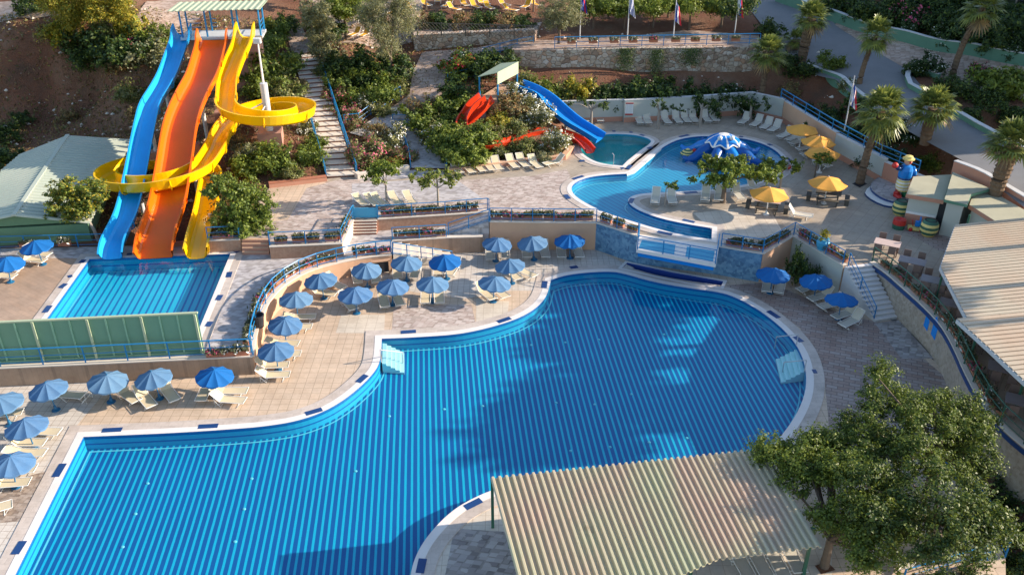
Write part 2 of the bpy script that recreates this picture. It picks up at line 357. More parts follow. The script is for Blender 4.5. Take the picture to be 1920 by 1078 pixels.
def offset(poly, d, closed=True):       # ccw polygon, d>0 grows outward
    n = len(poly); out = []
    for i in range(n):
        p = Vector((poly[i][0], poly[i][1])); a = Vector(poly[(i-1) % n][:2]) if (closed or i > 0) else None; b = Vector(poly[(i+1) % n][:2]) if (closed or i < n-1) else None
        e1 = (p-a).normalized() if a is not None else (b-p).normalized(); e2 = (b-p).normalized() if b is not None else e1
        n1 = Vector((e1.y, -e1.x)); n2 = Vector((e2.y, -e2.x)); m = n1+n2
        m = m.normalized() if m.length > 1e-6 else n1
        k = max(.5, m.dot(n1)); q = p+m*(d/k); out.append(Vector((q.x, q.y, poly[i][2] if len(poly[i]) > 2 else 0)))
    return out
def inside(x, y, poly):
    c = False; n = len(poly); j = n-1
    for i in range(n):
        xi, yi, xj, yj = poly[i][0], poly[i][1], poly[j][0], poly[j][1]
        if (yi > y) != (yj > y) and x < (xj-xi)*(y-yi)/(yj-yi)+xi: c = not c
        j = i
    return c
def resample(pts, step):
    pts = [Vector(p) for p in pts]; out = [pts[0].copy()]; acc = 0
    for a, b in zip(pts[:-1], pts[1:]):
        L = (b-a).length; d = step-acc
        while d <= L: out.append(a.lerp(b, d/L)); d += step
        acc = L-(d-step)
    if (out[-1]-pts[-1]).length > step*.4: out.append(pts[-1].copy())
    else: out[-1] = pts[-1].copy()
    return out
def sheet(name, pxs, z, mat, lift=.004, label=None, corners=None, it=0, parent=None):    # a flush floor patch
    P = ats(pxs, z)
    if it: P = chaikin(P, corners or (), it)
    o = MB().prism(P, z+lift-.002, z+lift).build(name, mat, parent)
    if parent is None: tag(o, kind='structure')
    return o
ORD = ['first', 'second', 'third', 'fourth', 'fifth', 'sixth', 'seventh', 'eighth', 'ninth', 'tenth', 'eleventh', 'twelfth', 'thirteenth', 'fourteenth', 'fifteenth', 'sixteenth', 'seventeenth', 'eighteenth', 'nineteenth', 'twentieth']
# ------------------------------------------------------------------ levels: lower pool deck 0, slide terrace 1.2, plaza 2.1
Z1, Z2 = 1.2, 2.1
TP = [(0,470,1.2),(250,455,1.25),(320,452,1.35),(440,440,2),(250,400,1.5),(300,420,1.5),(350,400,1.8),(400,370,2.1),(500,345,2.2),(560,330,2.3),(610,325,2.3),
 (300,300,3.0),(400,280,3.5),(500,280,3.4),(560,250,3.4),(340,200,4.6),(440,200,4.8),(560,170,4.6),(520,262,3.9),(330,120,6.3),(430,110,6.5),(530,110,6.0),(400,80,7.6),(560,100,6.2),(340,50,8.4),(480,60,8),(560,60,7.4),(640,330,2.2),
 (0,250,.8),(100,250,.9),(200,250,1.2),(250,235,2.2),(0,215,1.1),(100,215,1.2),(190,205,1.7),(0,190,2.2),(100,185,2.4),(190,175,3.0),(0,160,3.6),(100,155,3.8),(200,150,4.4),(0,130,5.1),(100,125,5.4),(200,120,6),(0,100,6.7),(100,95,7.0),(200,90,7.6),(270,130,5.8),(265,180,4.2),(0,60,8.4),(100,52,8.8),(200,50,9),(300,40,9),(-300,60,8),(-300,130,5.1),(-300,200,1.7),(-300,250,.8),(-300,450,1.1),
 (0,20,9),(0,0,9.3),(-300,0,9.3),(300,10,9.5),(500,15,9),(640,75,8),(700,40,8.2),(700,0,8.8),(900,40,8.2),(900,0,8.8),(1000,20,8.3),(1050,40,7.8),(1060,75,7.3),(1200,60,7.4),(1400,60,7.4),(1200,20,7.8),(1400,20,8),(960,85,7.0),(880,100,6.4),(800,120,5.8),(790,160,5),(770,200,4),(740,230,3.3),(790,290,2.3),(700,270,2.6),(680,180,4.2),(650,150,5),(620,110,6),(720,110,5.8),(600,75,7.5),
 (850,230,3.2),(900,200,4.2),(950,190,4.5),(1000,170,4.5),(850,280,2.5),(950,280,2.5),(1050,280,2.3),(950,240,3.3),
 (1060,178,4.1),(1250,170,4.1),(1440,168,4.1),(1000,145,4.8),(1200,142,4.8),(1400,142,4.8),
 (1430,0,8.2),(1500,60,7.3),(1560,150,6.1),(1480,130,5.3),(1470,172,4.3),(1560,215,4.2),(1640,170,5.9),(1620,260,4.2),(1700,330,4.2),(1700,170,6),(1720,250,5.2),(1800,250,5.4),(1860,300,5),(1900,345,4.7),(1820,330,4.9),(1780,310,4.8),(2100,420,4.2),(2300,700,3.6),
 (1600,60,7.5),(1750,110,6.8),(1900,150,6.3),(1700,50,8.3),(1850,90,8),(1900,40,9),(1600,10,9),(2200,250,6),(2200,60,9)]
_tw = np.array([list(at(a, b, c)) for a, b, c in TP]); _tx = _tw[:, :2]; _n = len(_tx)
_D = np.linalg.norm(_tx[:, None]-_tx[None], axis=2); _A = np.zeros((_n+3, _n+3)); _A[:_n, :_n] = _D+np.eye(_n)*-.35
_A[:_n, _n] = 1; _A[:_n, _n+1:] = _tx; _A[_n, :_n] = 1; _A[_n+1:, :_n] = _tx.T
_w = np.linalg.solve(_A, np.concatenate([_tw[:, 2], np.zeros(3)]))
def tzs(P):
    P = np.asarray(P, float); d = np.linalg.norm(P[:, None]-_tx[None], axis=2); return d@_w[:_n]+_w[_n]+P@_w[_n+1:]
def tz(x, y): return float(tzs([[x, y]])[0])
def att(px, py, lift=0.0):
    d = ray(px, py); lo, hi = 20.0, 160.0; ts = np.linspace(lo, hi, 281)/d.y
    P = np.stack([d.x*ts, d.y*ts], 1); zz = H+d.z*ts; g = zz-tzs(P); i = int(np.argmax(g < 0))
    if i == 0: i = len(ts)-1
    t0, t1 = ts[i-1], ts[i]; g0, g1 = g[i-1], g[i]; t = t0+(t1-t0)*g0/(g0-g1)
    return Vector((d.x*t, d.y*t, tz(d.x*t, d.y*t)+lift))

# main pool outline (water edge)
MP_px = [(157,820),(320,813),(430,806),(500,800),(560,790),(610,772),(650,748),(685,718),(705,695),(712,680),(715,660),(716,636),(765,634),(850,629),(900,620),(950,606),(985,592),(1010,575),(1026,555),(1033,526),
 (1060,517),(1100,512),(1138,510),(1164,512),(1225,530),(1290,541),(1352,549),(1383,560),(1420,580),(1460,610),(1490,642),(1507,675),(1513,715),(1505,755),(1480,800),(1440,845),(1380,882),(1290,905),(1180,908),(1060,902),(985,902),(925,918),(880,938),(845,960),(810,995),(785,1030),(770,1070),(768,1120),(775,1200),(740,1290),(-90,1320)]
MAIN = ccw([Vector(p) for p in chaikin([at(a, b, 0) for a, b in MP_px], corners=(0, 11, 12, 19, len(MP_px)-1), it=2)])
SP_px = [(168,487),(432,477),(360,650),(52,650)]
SLIDEP = ccw(ats(SP_px, Z1))
TD_px = [(1176,327),(1190,322),(1212,303),(1242,277),(1270,263),(1296,258),(1322,256),(1386,259),(1424,268),(1452,281),(1469,298),(1470,315),(1450,332),(1410,345),(1360,354),(1285,360),(1210,363),(1185,368),(1176,376),(1182,386),(1200,397),(1235,410),(1285,421),(1335,429),(1334,450),(1285,443),(1235,431),(1185,416),(1135,400),(1100,383),(1077,368),(1070,355),(1077,344),(1100,334),(1135,329)]
TODD = ccw([Vector(p) for p in chaikin(ats(TD_px, Z2), corners=(0, 23, 24), it=2)])
SM_px = [(1088,286),(1110,302),(1135,309),(1167,312),(1177,302),(1200,284),(1218,271),(1222,264),(1205,257),(1180,253),(1140,252),(1112,258),(1092,268)]
SMALL = ccw([Vector(p) for p in chaikin(ats(SM_px, Z2), corners=(3, 4), it=2)])
SLOT = ccw(ats([(1166,504),(1176,494),(1260,512),(1356,529),(1351,540),(1300,533),(1235,520)], 0))
# deck outlines
L1front_px = [(-500,722),(0,690),(474,668),(475,655),(479,630),(488,600),(500,572),(516,550),(537,531),(580,507),(645,490),(692,482),(734,478)]
L1front = chaikin(ats(L1front_px, Z1), corners=(0, 1, 2, 12), it=2, closed=False)
L1 = list(L1front)+ats([(736,453),(838,447),(905,445),(905,425),(640,425),(470,425),(445,452),(320,458),(250,461),(0,466),(-500,490)], Z1)
L2right_px = [(1632,492),(1663,513),(1693,540),(1725,568),(1755,598),(1775,625),(1793,660),(1810,700),(1845,765),(1890,815),(1960,870),(2050,960)]
L2right = chaikin(ats(L2right_px, Z2), corners=(0,), it=2, closed=False)
L2front_px = [(388,452),(451,449),(451,446),(504,446),(505,463),(642,457),(663,412),(708,412),(708,411),(835,403),(918,397),(918,416),(1118,418),(1197,443),(1346,462),(1430,476),(1487,443),(1582,498)]
L2 = ats(L2front_px, Z2)+L2right+ats([(2500,960),(2500,330),(1720,330),(1650,340),(1560,291),(1465,228),(1405,214),(1230,222),(1050,232),(1088,262),(1072,282),(1058,300),(950,310),(840,325),(838,318),(772,318),(766,320),(672,335),(668,331),(613,335),(612,339),(505,352),(468,400),(448,436),(388,446)], Z2)
L0 = [Vector((-70, 18, 0)), Vector((-70, 50, 0)), Vector((-19, 50, 0)), Vector((-14, 58, 0)), Vector((-2, 59, 0)), Vector((8, 60, 0)), Vector((19.5, 62, 0)), Vector((21.5, 58, 0))]+ats([(1660,590),(1720,650),(1780,700),(1800,745),(1760,815),(1735,862),(1790,895),(1850,975),(1885,1045),(1890,1250)], 0)+[Vector((16, 18, 0))]

# ------------------------------------------------------------------ terrain sheet
xs = np.concatenate([[-600, -250, -140, -100], np.arange(-78, 62, .62), [75, 110, 250, 600]]); ys = np.concatenate([[-60, 0, 10], np.arange(17, 112, .62), [120, 140, 200, 350, 900]])
XX, YY = np.meshgrid(xs, ys); G = np.stack([XX.ravel(), YY.ravel()], 1)
Zt = tzs(np.clip(G, [-90, 15], [70, 125])); Zt = np.clip(Zt, -1.5, 12)
Zt += (np.sin(G[:, 0]*.9+np.sin(G[:, 1]*.7))*np.cos(G[:, 1]*.8))*.07
def segdist(P, poly, closed=True):
    d = np.full(len(P), 1e9); n = len(poly)
    for i in range(n if closed else n-1):
        a = np.array(poly[i][:2]); b = np.array(poly[(i+1) % n][:2]); ab = b-a; L = ab@ab
        if L < 1e-9: continue
        t = np.clip(((P-a)@ab)/L, 0, 1); d = np.minimum(d, np.linalg.norm(P-(a+t[:, None]*ab), axis=1))
    return d
def npin(P, poly):
    c = np.zeros(len(P), bool); n = len(poly); j = n-1
    for i in range(n):
        xi, yi, xj, yj = poly[i][0], poly[i][1], poly[j][0], poly[j][1]
        if yi != yj: c ^= ((yi > P[:, 1]) != (yj > P[:, 1])) & (P[:, 0] < (xj-xi)*(P[:, 1]-yi)/(yj-yi)+xi)
        j = i
    return c
def lower_terrain(poly, z, soft=.75):
    global Zt
    ins = npin(G, poly); d = segdist(G, poly); Zt = np.where(ins, np.minimum(Zt, z-1.6), Zt)
    near = (~ins) & (d < .7); Zt = np.where(near, np.minimum(Zt, z+.05), Zt)
    far = (~ins) & (d >= .7) & (d < 5); Zt = np.where(far, np.minimum(Zt, z+.08+(d-.7)*soft), Zt)
lower_terrain(L2, Z2); lower_terrain(L1, Z1, .9); lower_terrain(L0, -.6, .3)
_m = npin(G, [(-90, -70), (60, -70), (60, 57), (24, 57), (24, 48), (-90, 48)]) & ~npin(G, L0) & ~npin(G, L1) & ~npin(G, L2) & (G[:, 0] > 5); Zt = np.where(_m, -1.6, Zt)
_a, _b = at(641, 332.5, Z2), at(570, 102, 6.3); _d = np.array([_b.x-_a.x, _b.y-_a.y]); _L = np.linalg.norm(_d); _d /= _L; _r = G-np.array([_a.x, _a.y]); _s = _r@_d; _q = np.abs(_r@np.array([_d[1], -_d[0]]))
Zt = np.where((_q < 1.9) & (_s > -.3) & (_s < _L+.2), np.minimum(Zt, Z2+4.2*np.clip(_s/_L, 0, 1)-.35), Zt)      # bed of the garden stairs
nx, ny = len(xs), len(ys)
me = bpy.data.meshes.new('ground'); idx = np.arange(nx*ny).reshape(ny, nx)
fa = np.stack([idx[:-1, :-1], idx[:-1, 1:], idx[1:, 1:], idx[1:, :-1]], -1).reshape(-1, 4)
me.from_pydata(np.column_stack([G, Zt]).tolist(), [], fa.tolist()); me.materials.append(MAT['soil']); me.polygons.foreach_set('use_smooth', [True]*len(fa)); me.update()
ground = bpy.data.objects.new('ground', me); COL.objects.link(ground); tag(ground, kind='structure')
ZG = Zt.reshape(ny, nx)
def gz(x, y):           # height of the finished sheet
    i = min(max(int(np.searchsorted(xs, x))-1, 0), nx-2); j = min(max(int(np.searchsorted(ys, y))-1, 0), ny-2)
    u = (x-xs[i])/(xs[i+1]-xs[i]); v = (y-ys[j])/(ys[j+1]-ys[j])
    return ZG[j, i]*(1-u)*(1-v)+ZG[j, i+1]*u*(1-v)+ZG[j+1, i]*(1-u)*v+ZG[j+1, i+1]*u*v
def ribbon(name, A, B, mat, lift=.06, n=40, k=6):      # road or path laid on the slope between two edges
    A = resample([att(*p) for p in A], .1); B = resample([att(*p) for p in B], .1); mb = MB(); vs = []
    for i in range(n+1):
        a = A[int(i*(len(A)-1)/n)]; b = B[int(i*(len(B)-1)/n)]
        for j in range(k+1):
            p = a.lerp(b, j/k); vs.append((p.x, p.y, max(tz(p.x, p.y), gz(p.x, p.y))+lift))
    fs = [(i*(k+1)+j, i*(k+1)+j+1, (i+1)*(k+1)+j+1, (i+1)*(k+1)+j) for i in range(n) for j in range(k)]
    mb.add(vs, fs); o = mb.build(name, mat, smooth=True); return tag(o, kind='structure')

# ------------------------------------------------------------------ decks
tag(MB().prism(L0, -1.5, 0, holes=[MAIN, SLOT], side=1).build('pool_deck', ['tile_tan', 'cream_stone']), kind='structure')
tag(MB().prism(L1, -.05, Z1, holes=[SLIDEP], side=1).build('slide_terrace', ['pave_grey', 'wall_tile']), kind='structure')
tag(MB().prism(L2, -.05, Z2, holes=[TODD, SMALL], side=1).build('plaza', ['tile_plaza', 'peach']), kind='structure')
# floor patches of other paving
sheet('paving', [(-200,705),(160,700),(222,712),(176,760),(150,790),(120,830),(0,1078),(-300,1078)], 0, 'tile_pale', .004)
sheet('paving', [(-200,905),(0,905),(100,880),(60,975),(0,980),(-200,985)], 0, 'cobble_brown', .009)
sheet('paving', [(-100,870),(40,868),(52,910),(-100,912)], 0, 'tile_cream', .0135)
sheet('paving', [(738,573),(884,571),(893,611),(735,622)], 0, 'cobble_pink', .004)
sheet('paving', [(640,590),(722,590),(720,625),(630,624)], 0, 'tile_cream', .004)
sheet('paving', [(893,560),(955,565),(950,598),(893,611)], 0, 'tile_cream', .004)
sheet('paving', [(700,492),(905,470),(1010,470),(1118,469),(1190,503),(1100,503),(1030,515),(1020,545),(960,545),(870,560),(760,545),(700,520)], 0, 'tile_pale', .004)
sheet('paving', [(1360,535),(1430,530),(1480,545),(1580,590),(1655,605),(1770,705),(1790,745),(1735,862),(1560,858),(1545,700),(1500,615),(1440,572)], 0, 'brick_mauve', .004)
sheet('paving', [(1640,606),(1685,600),(1750,672),(1690,672)], 0, 'cobble_grey', .009)
sheet('paving', [(852,990),(1000,1000),(1010,1100),(830,1100)], 0, 'cobble_grey', .004)
sheet('paving', [(880,955),(1300,930),(1560,960),(1560,1200),(800,1200),(812,1040)], 0, 'tile_cream', .002)
sheet('paving', [(-400,500),(60,484),(160,484),(95,590),(30,665),(-400,690)], Z1, 'tile_brown', .004)
sheet('paving', [(505,353),(610,341),(618,350),(578,352),(574,378),(540,412),(470,420),(480,395)], Z2, 'tile_tan', .004)
sheet('paving', [(575,353),(640,336),(668,336),(760,345),(1000,330),(1062,318),(1070,330),(1052,355),(1062,375),(1110,395),(1125,412),(920,412),(915,396),(835,402),(706,410),(660,409),(640,456),(506,462),(504,446),(452,448),(475,420),(540,412)], Z2, 'cobble_pink', .006)
sheet('paving', [(660,345),(850,333),(905,372),(660,388)], Z2, 'pave_grey', .012)
sheet('paving', [(772,320),(838,320),(842,328),(700,340),(672,337)], Z2, 'pave_grey', .016)
sheet('paving', [(1300,400),(1440,385),(1470,440),(1360,455)], Z2, 'tile_cream', .004)
sheet('paving', [(1690,360),(1705,358),(1900,420),(1990,520),(1760,470),(1692,432)], Z2, 'brick_mauve', .004)

# ------------------------------------------------------------------ pools
AX = math.radians(5.2)
m_poolfloor('floor_main', (.0003, .095, .30), (.006, .46, .60), .315, .115, -AX)
m_poolfloor('floor_slide', (.02, .47, .62), (.004, .10, .34), .43, .135, -AX)
_d = at(1300, 425, Z2)-at(1120, 330, Z2)
m_poolfloor('floor_toddler', (.02, .33, .50), (.006, .13, .32), .40, .075, math.atan2(_d.x, _d.y))
m_paint('pool_light', (.02, .33, .50), .4, .08, 3); m_paint('pool_deep', (.006, .12, .34), .4, .1, 3); m_paint('pool_line', (.18, .56, .62), .4, .08, 3); m_paint('turq_floor', (.03, .33, .36), .5, .12)
m_paint('pool_step', (.58, .74, .70), .5, .08, 2)
def pool(name, poly, z, depth, floor, copw, wall=('pool_light', 'pool_deep'), water='water', cop_name='pool_coping', wz=-.06, line=True):
    mb = MB(); n = len(poly); zs = [z+.035, z-.14, z-depth*.52, z-depth*.64, z-depth]; ms = [1, 0, 1, 0]
    for a, b, m in zip(zs[:-1], zs[1:], ms):
        mb.add([(p.x, p.y, b) for p in poly]+[(p.x, p.y, a) for p in poly], [((i+1) % n, i, n+i, n+(i+1) % n) for i in range(n)], m)
    tag(mb.build(name+'_wall', list(wall)), kind='structure')
    tag(MB().prism(poly, z-depth-.3, z-depth).build(name+'_floor', floor), kind='structure')
    if line:
        inner = offset(poly, -.16); inner2 = offset(poly, -.24); mb = MB()
        mb.add([(p.x, p.y, z-depth+.004) for p in inner2]+[(p.x, p.y, z-depth+.004) for p in inner], [(i, n+i, n+(i+1) % n, (i+1) % n)[::-1] for i in range(n)]); tag(mb.build(name+'_border_line', 'pool_line'), kind='structure')
    tag(MB().prism(poly, z+wz-.01, z+wz).build('water', water), kind='structure')
    o1 = offset(poly, copw*.42); o2 = offset(poly, copw); mb = MB(); h = .045
    for A, B, m, hh in ((poly, o1, 0, h), (o1, o2, 1, h-.012)):
        mb.add([(p.x, p.y, z+hh) for p in A]+[(p.x, p.y, z+hh) for p in B], [(i, n+i, n+(i+1) % n, (i+1) % n) for i in range(n)], m)
        mb.add([(p.x, p.y, z-.02) for p in B]+[(p.x, p.y, z+hh) for p in B], [(i, (i+1) % n, n+(i+1) % n, n+i) for i in range(n)], m)
    return tag(mb.build(cop_name, ['marble', 'coping_stone']), kind='structure')
m_tiles('coping_stone', (.66, .57, .50), (.58, .50, .44), (.5, .43, .37), .7, .35, .008, offset=.5, var=.5)
def markers(cop, lst, z, w=.36):
    for (a, b) in lst:
        A, B = at(*a, z), at(*b, z); t = (B-A).normalized(); s = Vector((-t.y, t.x, 0))*(w/2)
        MB().prism([A-s, B-s, B+s, A+s], z, z+.052).build('depth_marker', 'navy', cop)
cop = pool('swimming_pool', MAIN, 0, .78, 'floor_main', 1.0)
markers(cop, [((192,808),(229,806)),((372,801),(409,799)),((573,777),(604,768)),((671,718),(687,704)),((752,624),(780,622)),((933,605),(957,597)),((1020,541),(1022,528)),((1069,503),(1083,501)),((104,895),(119,870)),((28,1040),(44,1015)),((872,953),(902,938)),((787,1075),(793,1048)),((1440,584),(1460,597)),((1490,632),(1503,642)),((1523,697),(1531,697))], 0)
for a, b in [(277,906),(254,963),(230,1025),(472,897),(458,954),(441,1015),(667,883),(730,780),(833,767),(905,761),(996,647),(1060,642),(1123,637),(1245,627),(1115,758),(1184,739),(1043,755),(1070,845),(1144,838),(1217,829),(1288,821)]:
    p = at(a, b, -.78); MB().lathe([(.085, 0), (.07, .03), (.02, .04)], p, 10).build('pool_lamp', 'pool_line', cop)
cop = pool('slide_pool', SLIDEP, Z1, .9, 'floor_slide', .85)
markers(cop, [((152,494),(158,488)),((128,520),(136,518)),((113,541),(124,533)),((84,587),(94,574)),((428,521),(431,511)),((408,564),(414,554)),((389,613),(395,604)),((238,478),(248,477)),((405,472),(420,471)),((440,474),(447,471))], Z1, .35)
cop = pool('toddler_pool', TODD, Z2, .55, 'floor_toddler', .85)
markers(cop, [((1074,337),(1094,331)),((1060,366),(1067,374)),((1181,382),(1186,373)),((1283,363),(1307,361)),((1280,413),(1302,418)),((1233,435),(1260,441)),((1176,318),(1183,311)),((1274,258),(1291,254)),((1386,257),(1393,258)),((1440,271),(1446,274)),((1475,297),(1480,303)),((1215,280),(1222,277))], Z2, .35)
cop = pool('small_pool', SMALL, Z2, .6, 'turq_floor', .75, wall=('turq_floor', 'pool_light'), water='water_small', line=False)
markers(cop, [((1086,303),(1096,302)),((1164,317),(1170,316)),((1148,247),(1154,247)),((1180,249),(1186,249)),((1200,253),(1208,256))], Z2, .3)
tag(MB().prism(ccw(ats([(1166,314),(1178,301),(1200,283),(1219,270),(1225,262),(1243,275),(1242,278),(1212,304),(1190,323),(1176,328),(1168,322)], Z2)), Z2-.1, Z2+.03).build('pool_divider', 'marble'), kind='structure')
n = len(SLOT); mb = MB(); mb.add([(p.x, p.y, -.9) for p in SLOT]+[(p.x, p.y, .06) for p in SLOT], [((i+1) % n, i, n+i, n+(i+1) % n) for i in range(n)]); mb.prism(SLOT, -1, -.9)
o2 = offset(SLOT, .22); mb.add([(p.x, p.y, .06) for p in SLOT]+[(p.x, p.y, .06) for p in o2], [(i, n+i, n+(i+1) % n, (i+1) % n) for i in range(n)], 1)
tag(mb.build('waterfall_basin', ['cobalt_wall', 'marble']), kind='structure'); tag(MB().prism(SLOT, -.31, -.3).build('water', 'water'), kind='structure')
# steps into the main pool
def pool_steps(px0, px1, px2, n, label, step):
    A, B, C = at(*px0, 0), at(*px1, 0), at(*px2, 0)     # edge A-B on the rim, C beyond B into the pool
    d = (C-B); d.z = 0; r = empty('pool_steps', (A+B)/2, 0, label, 'steps', 'stone steps inside the main pool')
    base = Vector(((A+B)/2))
    for i in range(n):
        a = A+d*(i/n)-base; b = B+d*(i/n)-base; c = B+d*((i+1)/n)-base; e = A+d*((i+1)/n)-base
        MB().prism([a, b, c, e], -.77, -.12-(i+.4)*step).build('step', 'pool_step', r)
    return r
r = pool_steps((717,639), (716,677), (757,681), 5, 'pale steps in the sunny left corner of the main pool', .12)
P = at(716,660,0); 
def handrail(pts, label, group='steel handrails of the pool steps'):
    base = Vector((pts[0].x, pts[0].y, 0)); L = [p-base for p in pts]; r = empty('handrail', base, 0, label, 'handrail', group)
    MB().tube(L[1:-1], .03, 8).build('rail', 'steel', r)
    for a, b in ((L[0], L[1]), (L[-1], L[-2])): MB().tube([a, b], .03, 8).build('post', 'steel', r)
a, b = at(715,679,0), at(756,687,-.9); handrail([a, a+Vector((0, 0, .85)), b+Vector((0, 0, 1.0)), b], 'steel handrail sloping over the steps in the sunny left corner')
pool_steps((1498,650), (1510,693), (1468,699), 5, 'pale steps in the shaded right end of the main pool', .12)
for q, w in (((1493,648),(1452,655)), ((1508,697),(1466,703))):
    a, b = at(*q, 0), at(*w, -.85); handrail([a, a+Vector((0, 0, .8)), b+Vector((0, 0, .9)), b], 'steel handrail on the far side of the shaded pool steps' if q[0] == 1493 else 'steel handrail on the near side of the shaded pool steps')
# ------------------------------------------------------------------ retaining walls, stairs
def strip_wall(label, pts, z0, z1, tout=.04, tin=.24, mat='peach', top='cream_stone', name='retaining_wall', cat='wall', group=None, z1s=None, capd=.06):
    pts = [Vector(p) for p in pts]; base = Vector((pts[0].x, pts[0].y, z0)); L = [p-base for p in pts]
    A = offset(L, tout, False); B = offset(L, -tin, False); n = len(L); mb = MB(); hs = z1s or [z1]*n; zz = [h-z0 for h in hs]
    v = [(p.x, p.y, 0) for p in A]+[(p.x, p.y, z-capd) for p, z in zip(A, zz)]+[(p.x, p.y, z-capd) for p, z in zip(B, zz)]+[(p.x, p.y, 0) for p in B]; f = []
    for i in range(n-1):
        for k in range(3): f.append((k*n+i, k*n+i+1, (k+1)*n+i+1, (k+1)*n+i))
    f += [(0, n, 2*n, 3*n), (n-1, 4*n-1, 3*n-1, 2*n-1)]; mb.add(v, f)
    o = mb.build(name, mat, loc=base); tag(o, label, cat, group)
    A = offset(L, tout+.03, False); B = offset(L, -tin-.03, False); mb = MB()
    v = [(p.x, p.y, z-capd) for p, z in zip(A, zz)]+[(p.x, p.y, z) for p, z in zip(A, zz)]+[(p.x, p.y, z) for p, z in zip(B, zz)]+[(p.x, p.y, z-capd) for p, z in zip(B, zz)]; f = []
    for i in range(n-1):
        for k in range(4): f.append((k*n+i, k*n+i+1, ((k+1) % 4)*n+i+1, ((k+1) % 4)*n+i))
    f += [(0, n, 2*n, 3*n), (n-1, 4*n-1, 3*n-1, 2*n-1)]
    mb.add(v, f); mb.build('coping', top, o); return o
strip_wall('tan tiled wall below the green screen, behind the left row of blue parasols', L1front[:2]+[L1front[2]], -.02, Z1+.04, mat='wall_tile')
i2 = 2
strip_wall('curved peach wall with pale coping round the parasol terrace', L1front[2:], -.02, Z1+.045, mat='peach', tout=.05)
strip_wall('low tan wall of the planter ledge right of the yellow slide', ats([(388,452),(450,449)], Z2), Z1-.02, Z2+.04, mat='marl')
strip_wall('brown stone wall of the long planter ledge beside the plaza steps', ats([(505,463),(641,457)], Z2), Z1-.02, Z2+.04, mat='marl')
strip_wall('white side wall sloping beside the four plaza steps', ats([(641,457),(662,413)], Z2), Z1-.02, Z2+.05, mat='cream_stone')
strip_wall('brown stone wall behind the ramp, right of the plaza steps', ats([(708,411),(835,403),(918,397)], Z2), Z1-.02, Z2+.035, mat='marl', tin=.3)
strip_wall('brown stone wall of the small planter landing above the steps', ats([(735,452),(838,446),(905,444)], Z1), -.02, Z1+.045, mat='marl', tin=.3)
strip_wall('pale peach wall behind the three blue parasols by the waterfall', ats([(918,416),(1118,418)], Z2), -.02, Z2+.04, mat='peach')
strip_wall('blue mosaic wall under the waterfall balcony', ats([(1118.5,418),(1197,443),(1346,462),(1430,476)], Z2), -.02, Z2+.045, mat='mosaic_blue')
strip_wall('short peach wall at the nook with the climbing plants', ats([(1430.5,476),(1487,443)], Z2), -.02, Z2+.04, mat='peach')
strip_wall('grey plaster wall from the nook to the right hand stairs', ats([(1487,443),(1582,498)], Z2), -.02, Z2+.05, mat='pale_plaster')
rw = strip_wall('long curved mosaic wall below the restaurant terrace', L2right, -1.6, Z2+.06, mat='mosaic_tan')
mb = MB(); A = [p-rw.location for p in offset(L2right, .075, False)]; n = len(A)
mb.add([(p.x, p.y, Z2-.02+1.6-.3) for p in A]+[(p.x, p.y, Z2-.02+1.6-.03) for p in A], [(i, i+1, n+i+1, n+i) for i in range(n-1)]); mb.build('blue_band', 'navy', rw)
for a, b, w, h in ((1735,608,.55,.9), (1758,626,.8,1.3)):        # blue painted shapes on that wall
    k = min(range(len(L2right)-1), key=lambda i: (L2right[i]-at(a, b, Z2-.8)).length); p, q = L2right[k], L2right[k+1]; d = (q-p).normalized(); nn = Vector((d.y, -d.x, 0))
    c = p+nn*.047; M = MB(); M.add([c-d*w/2+Vector((0, 0, -1.0)), c+d*w/2+Vector((0, 0, -1.1)), c+d*w/2+Vector((0, 0, -1.1+h*.7)), c+Vector((0, 0, -1.0+h)), c-d*w/2+Vector((0, 0, -1.0+h*.6))], [(0, 1, 2, 3, 4)]); o = M.build('painted_mark', 'kid_blue'); o.parent = rw; o.location = -rw.location
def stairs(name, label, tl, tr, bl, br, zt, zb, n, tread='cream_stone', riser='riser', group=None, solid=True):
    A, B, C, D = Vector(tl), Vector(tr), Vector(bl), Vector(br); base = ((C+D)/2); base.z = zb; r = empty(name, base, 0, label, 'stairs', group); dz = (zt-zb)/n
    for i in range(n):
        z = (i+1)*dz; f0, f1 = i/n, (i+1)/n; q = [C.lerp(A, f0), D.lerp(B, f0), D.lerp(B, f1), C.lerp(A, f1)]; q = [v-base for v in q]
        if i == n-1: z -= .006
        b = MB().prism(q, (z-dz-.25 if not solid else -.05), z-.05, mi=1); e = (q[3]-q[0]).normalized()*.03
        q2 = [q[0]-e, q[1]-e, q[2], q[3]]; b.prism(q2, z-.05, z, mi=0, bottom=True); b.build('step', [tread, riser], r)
    return r
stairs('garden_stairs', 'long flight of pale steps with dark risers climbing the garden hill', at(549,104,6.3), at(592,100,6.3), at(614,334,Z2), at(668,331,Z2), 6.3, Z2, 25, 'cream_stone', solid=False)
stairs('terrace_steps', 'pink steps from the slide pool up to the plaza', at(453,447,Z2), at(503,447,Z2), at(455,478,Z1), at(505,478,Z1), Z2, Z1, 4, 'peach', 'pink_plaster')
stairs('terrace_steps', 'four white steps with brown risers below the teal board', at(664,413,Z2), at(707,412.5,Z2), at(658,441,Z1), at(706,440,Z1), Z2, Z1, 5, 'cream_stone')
stairs('terrace_steps', 'white steps with blue railing down to the parasol terrace', at(737,478,Z1), at(738,455,Z1), at(848,494,0), at(842,473,0), Z1, 0, 7, 'cream_stone', 'cream_stone')
stairs('terrace_steps', 'grey stone stairs in the shade below the restaurant', at(1584,499,Z2), at(1631,493,Z2), at(1640,604,0), at(1684,597,0), Z2, 0, 12, 'marble', 'grey_white')
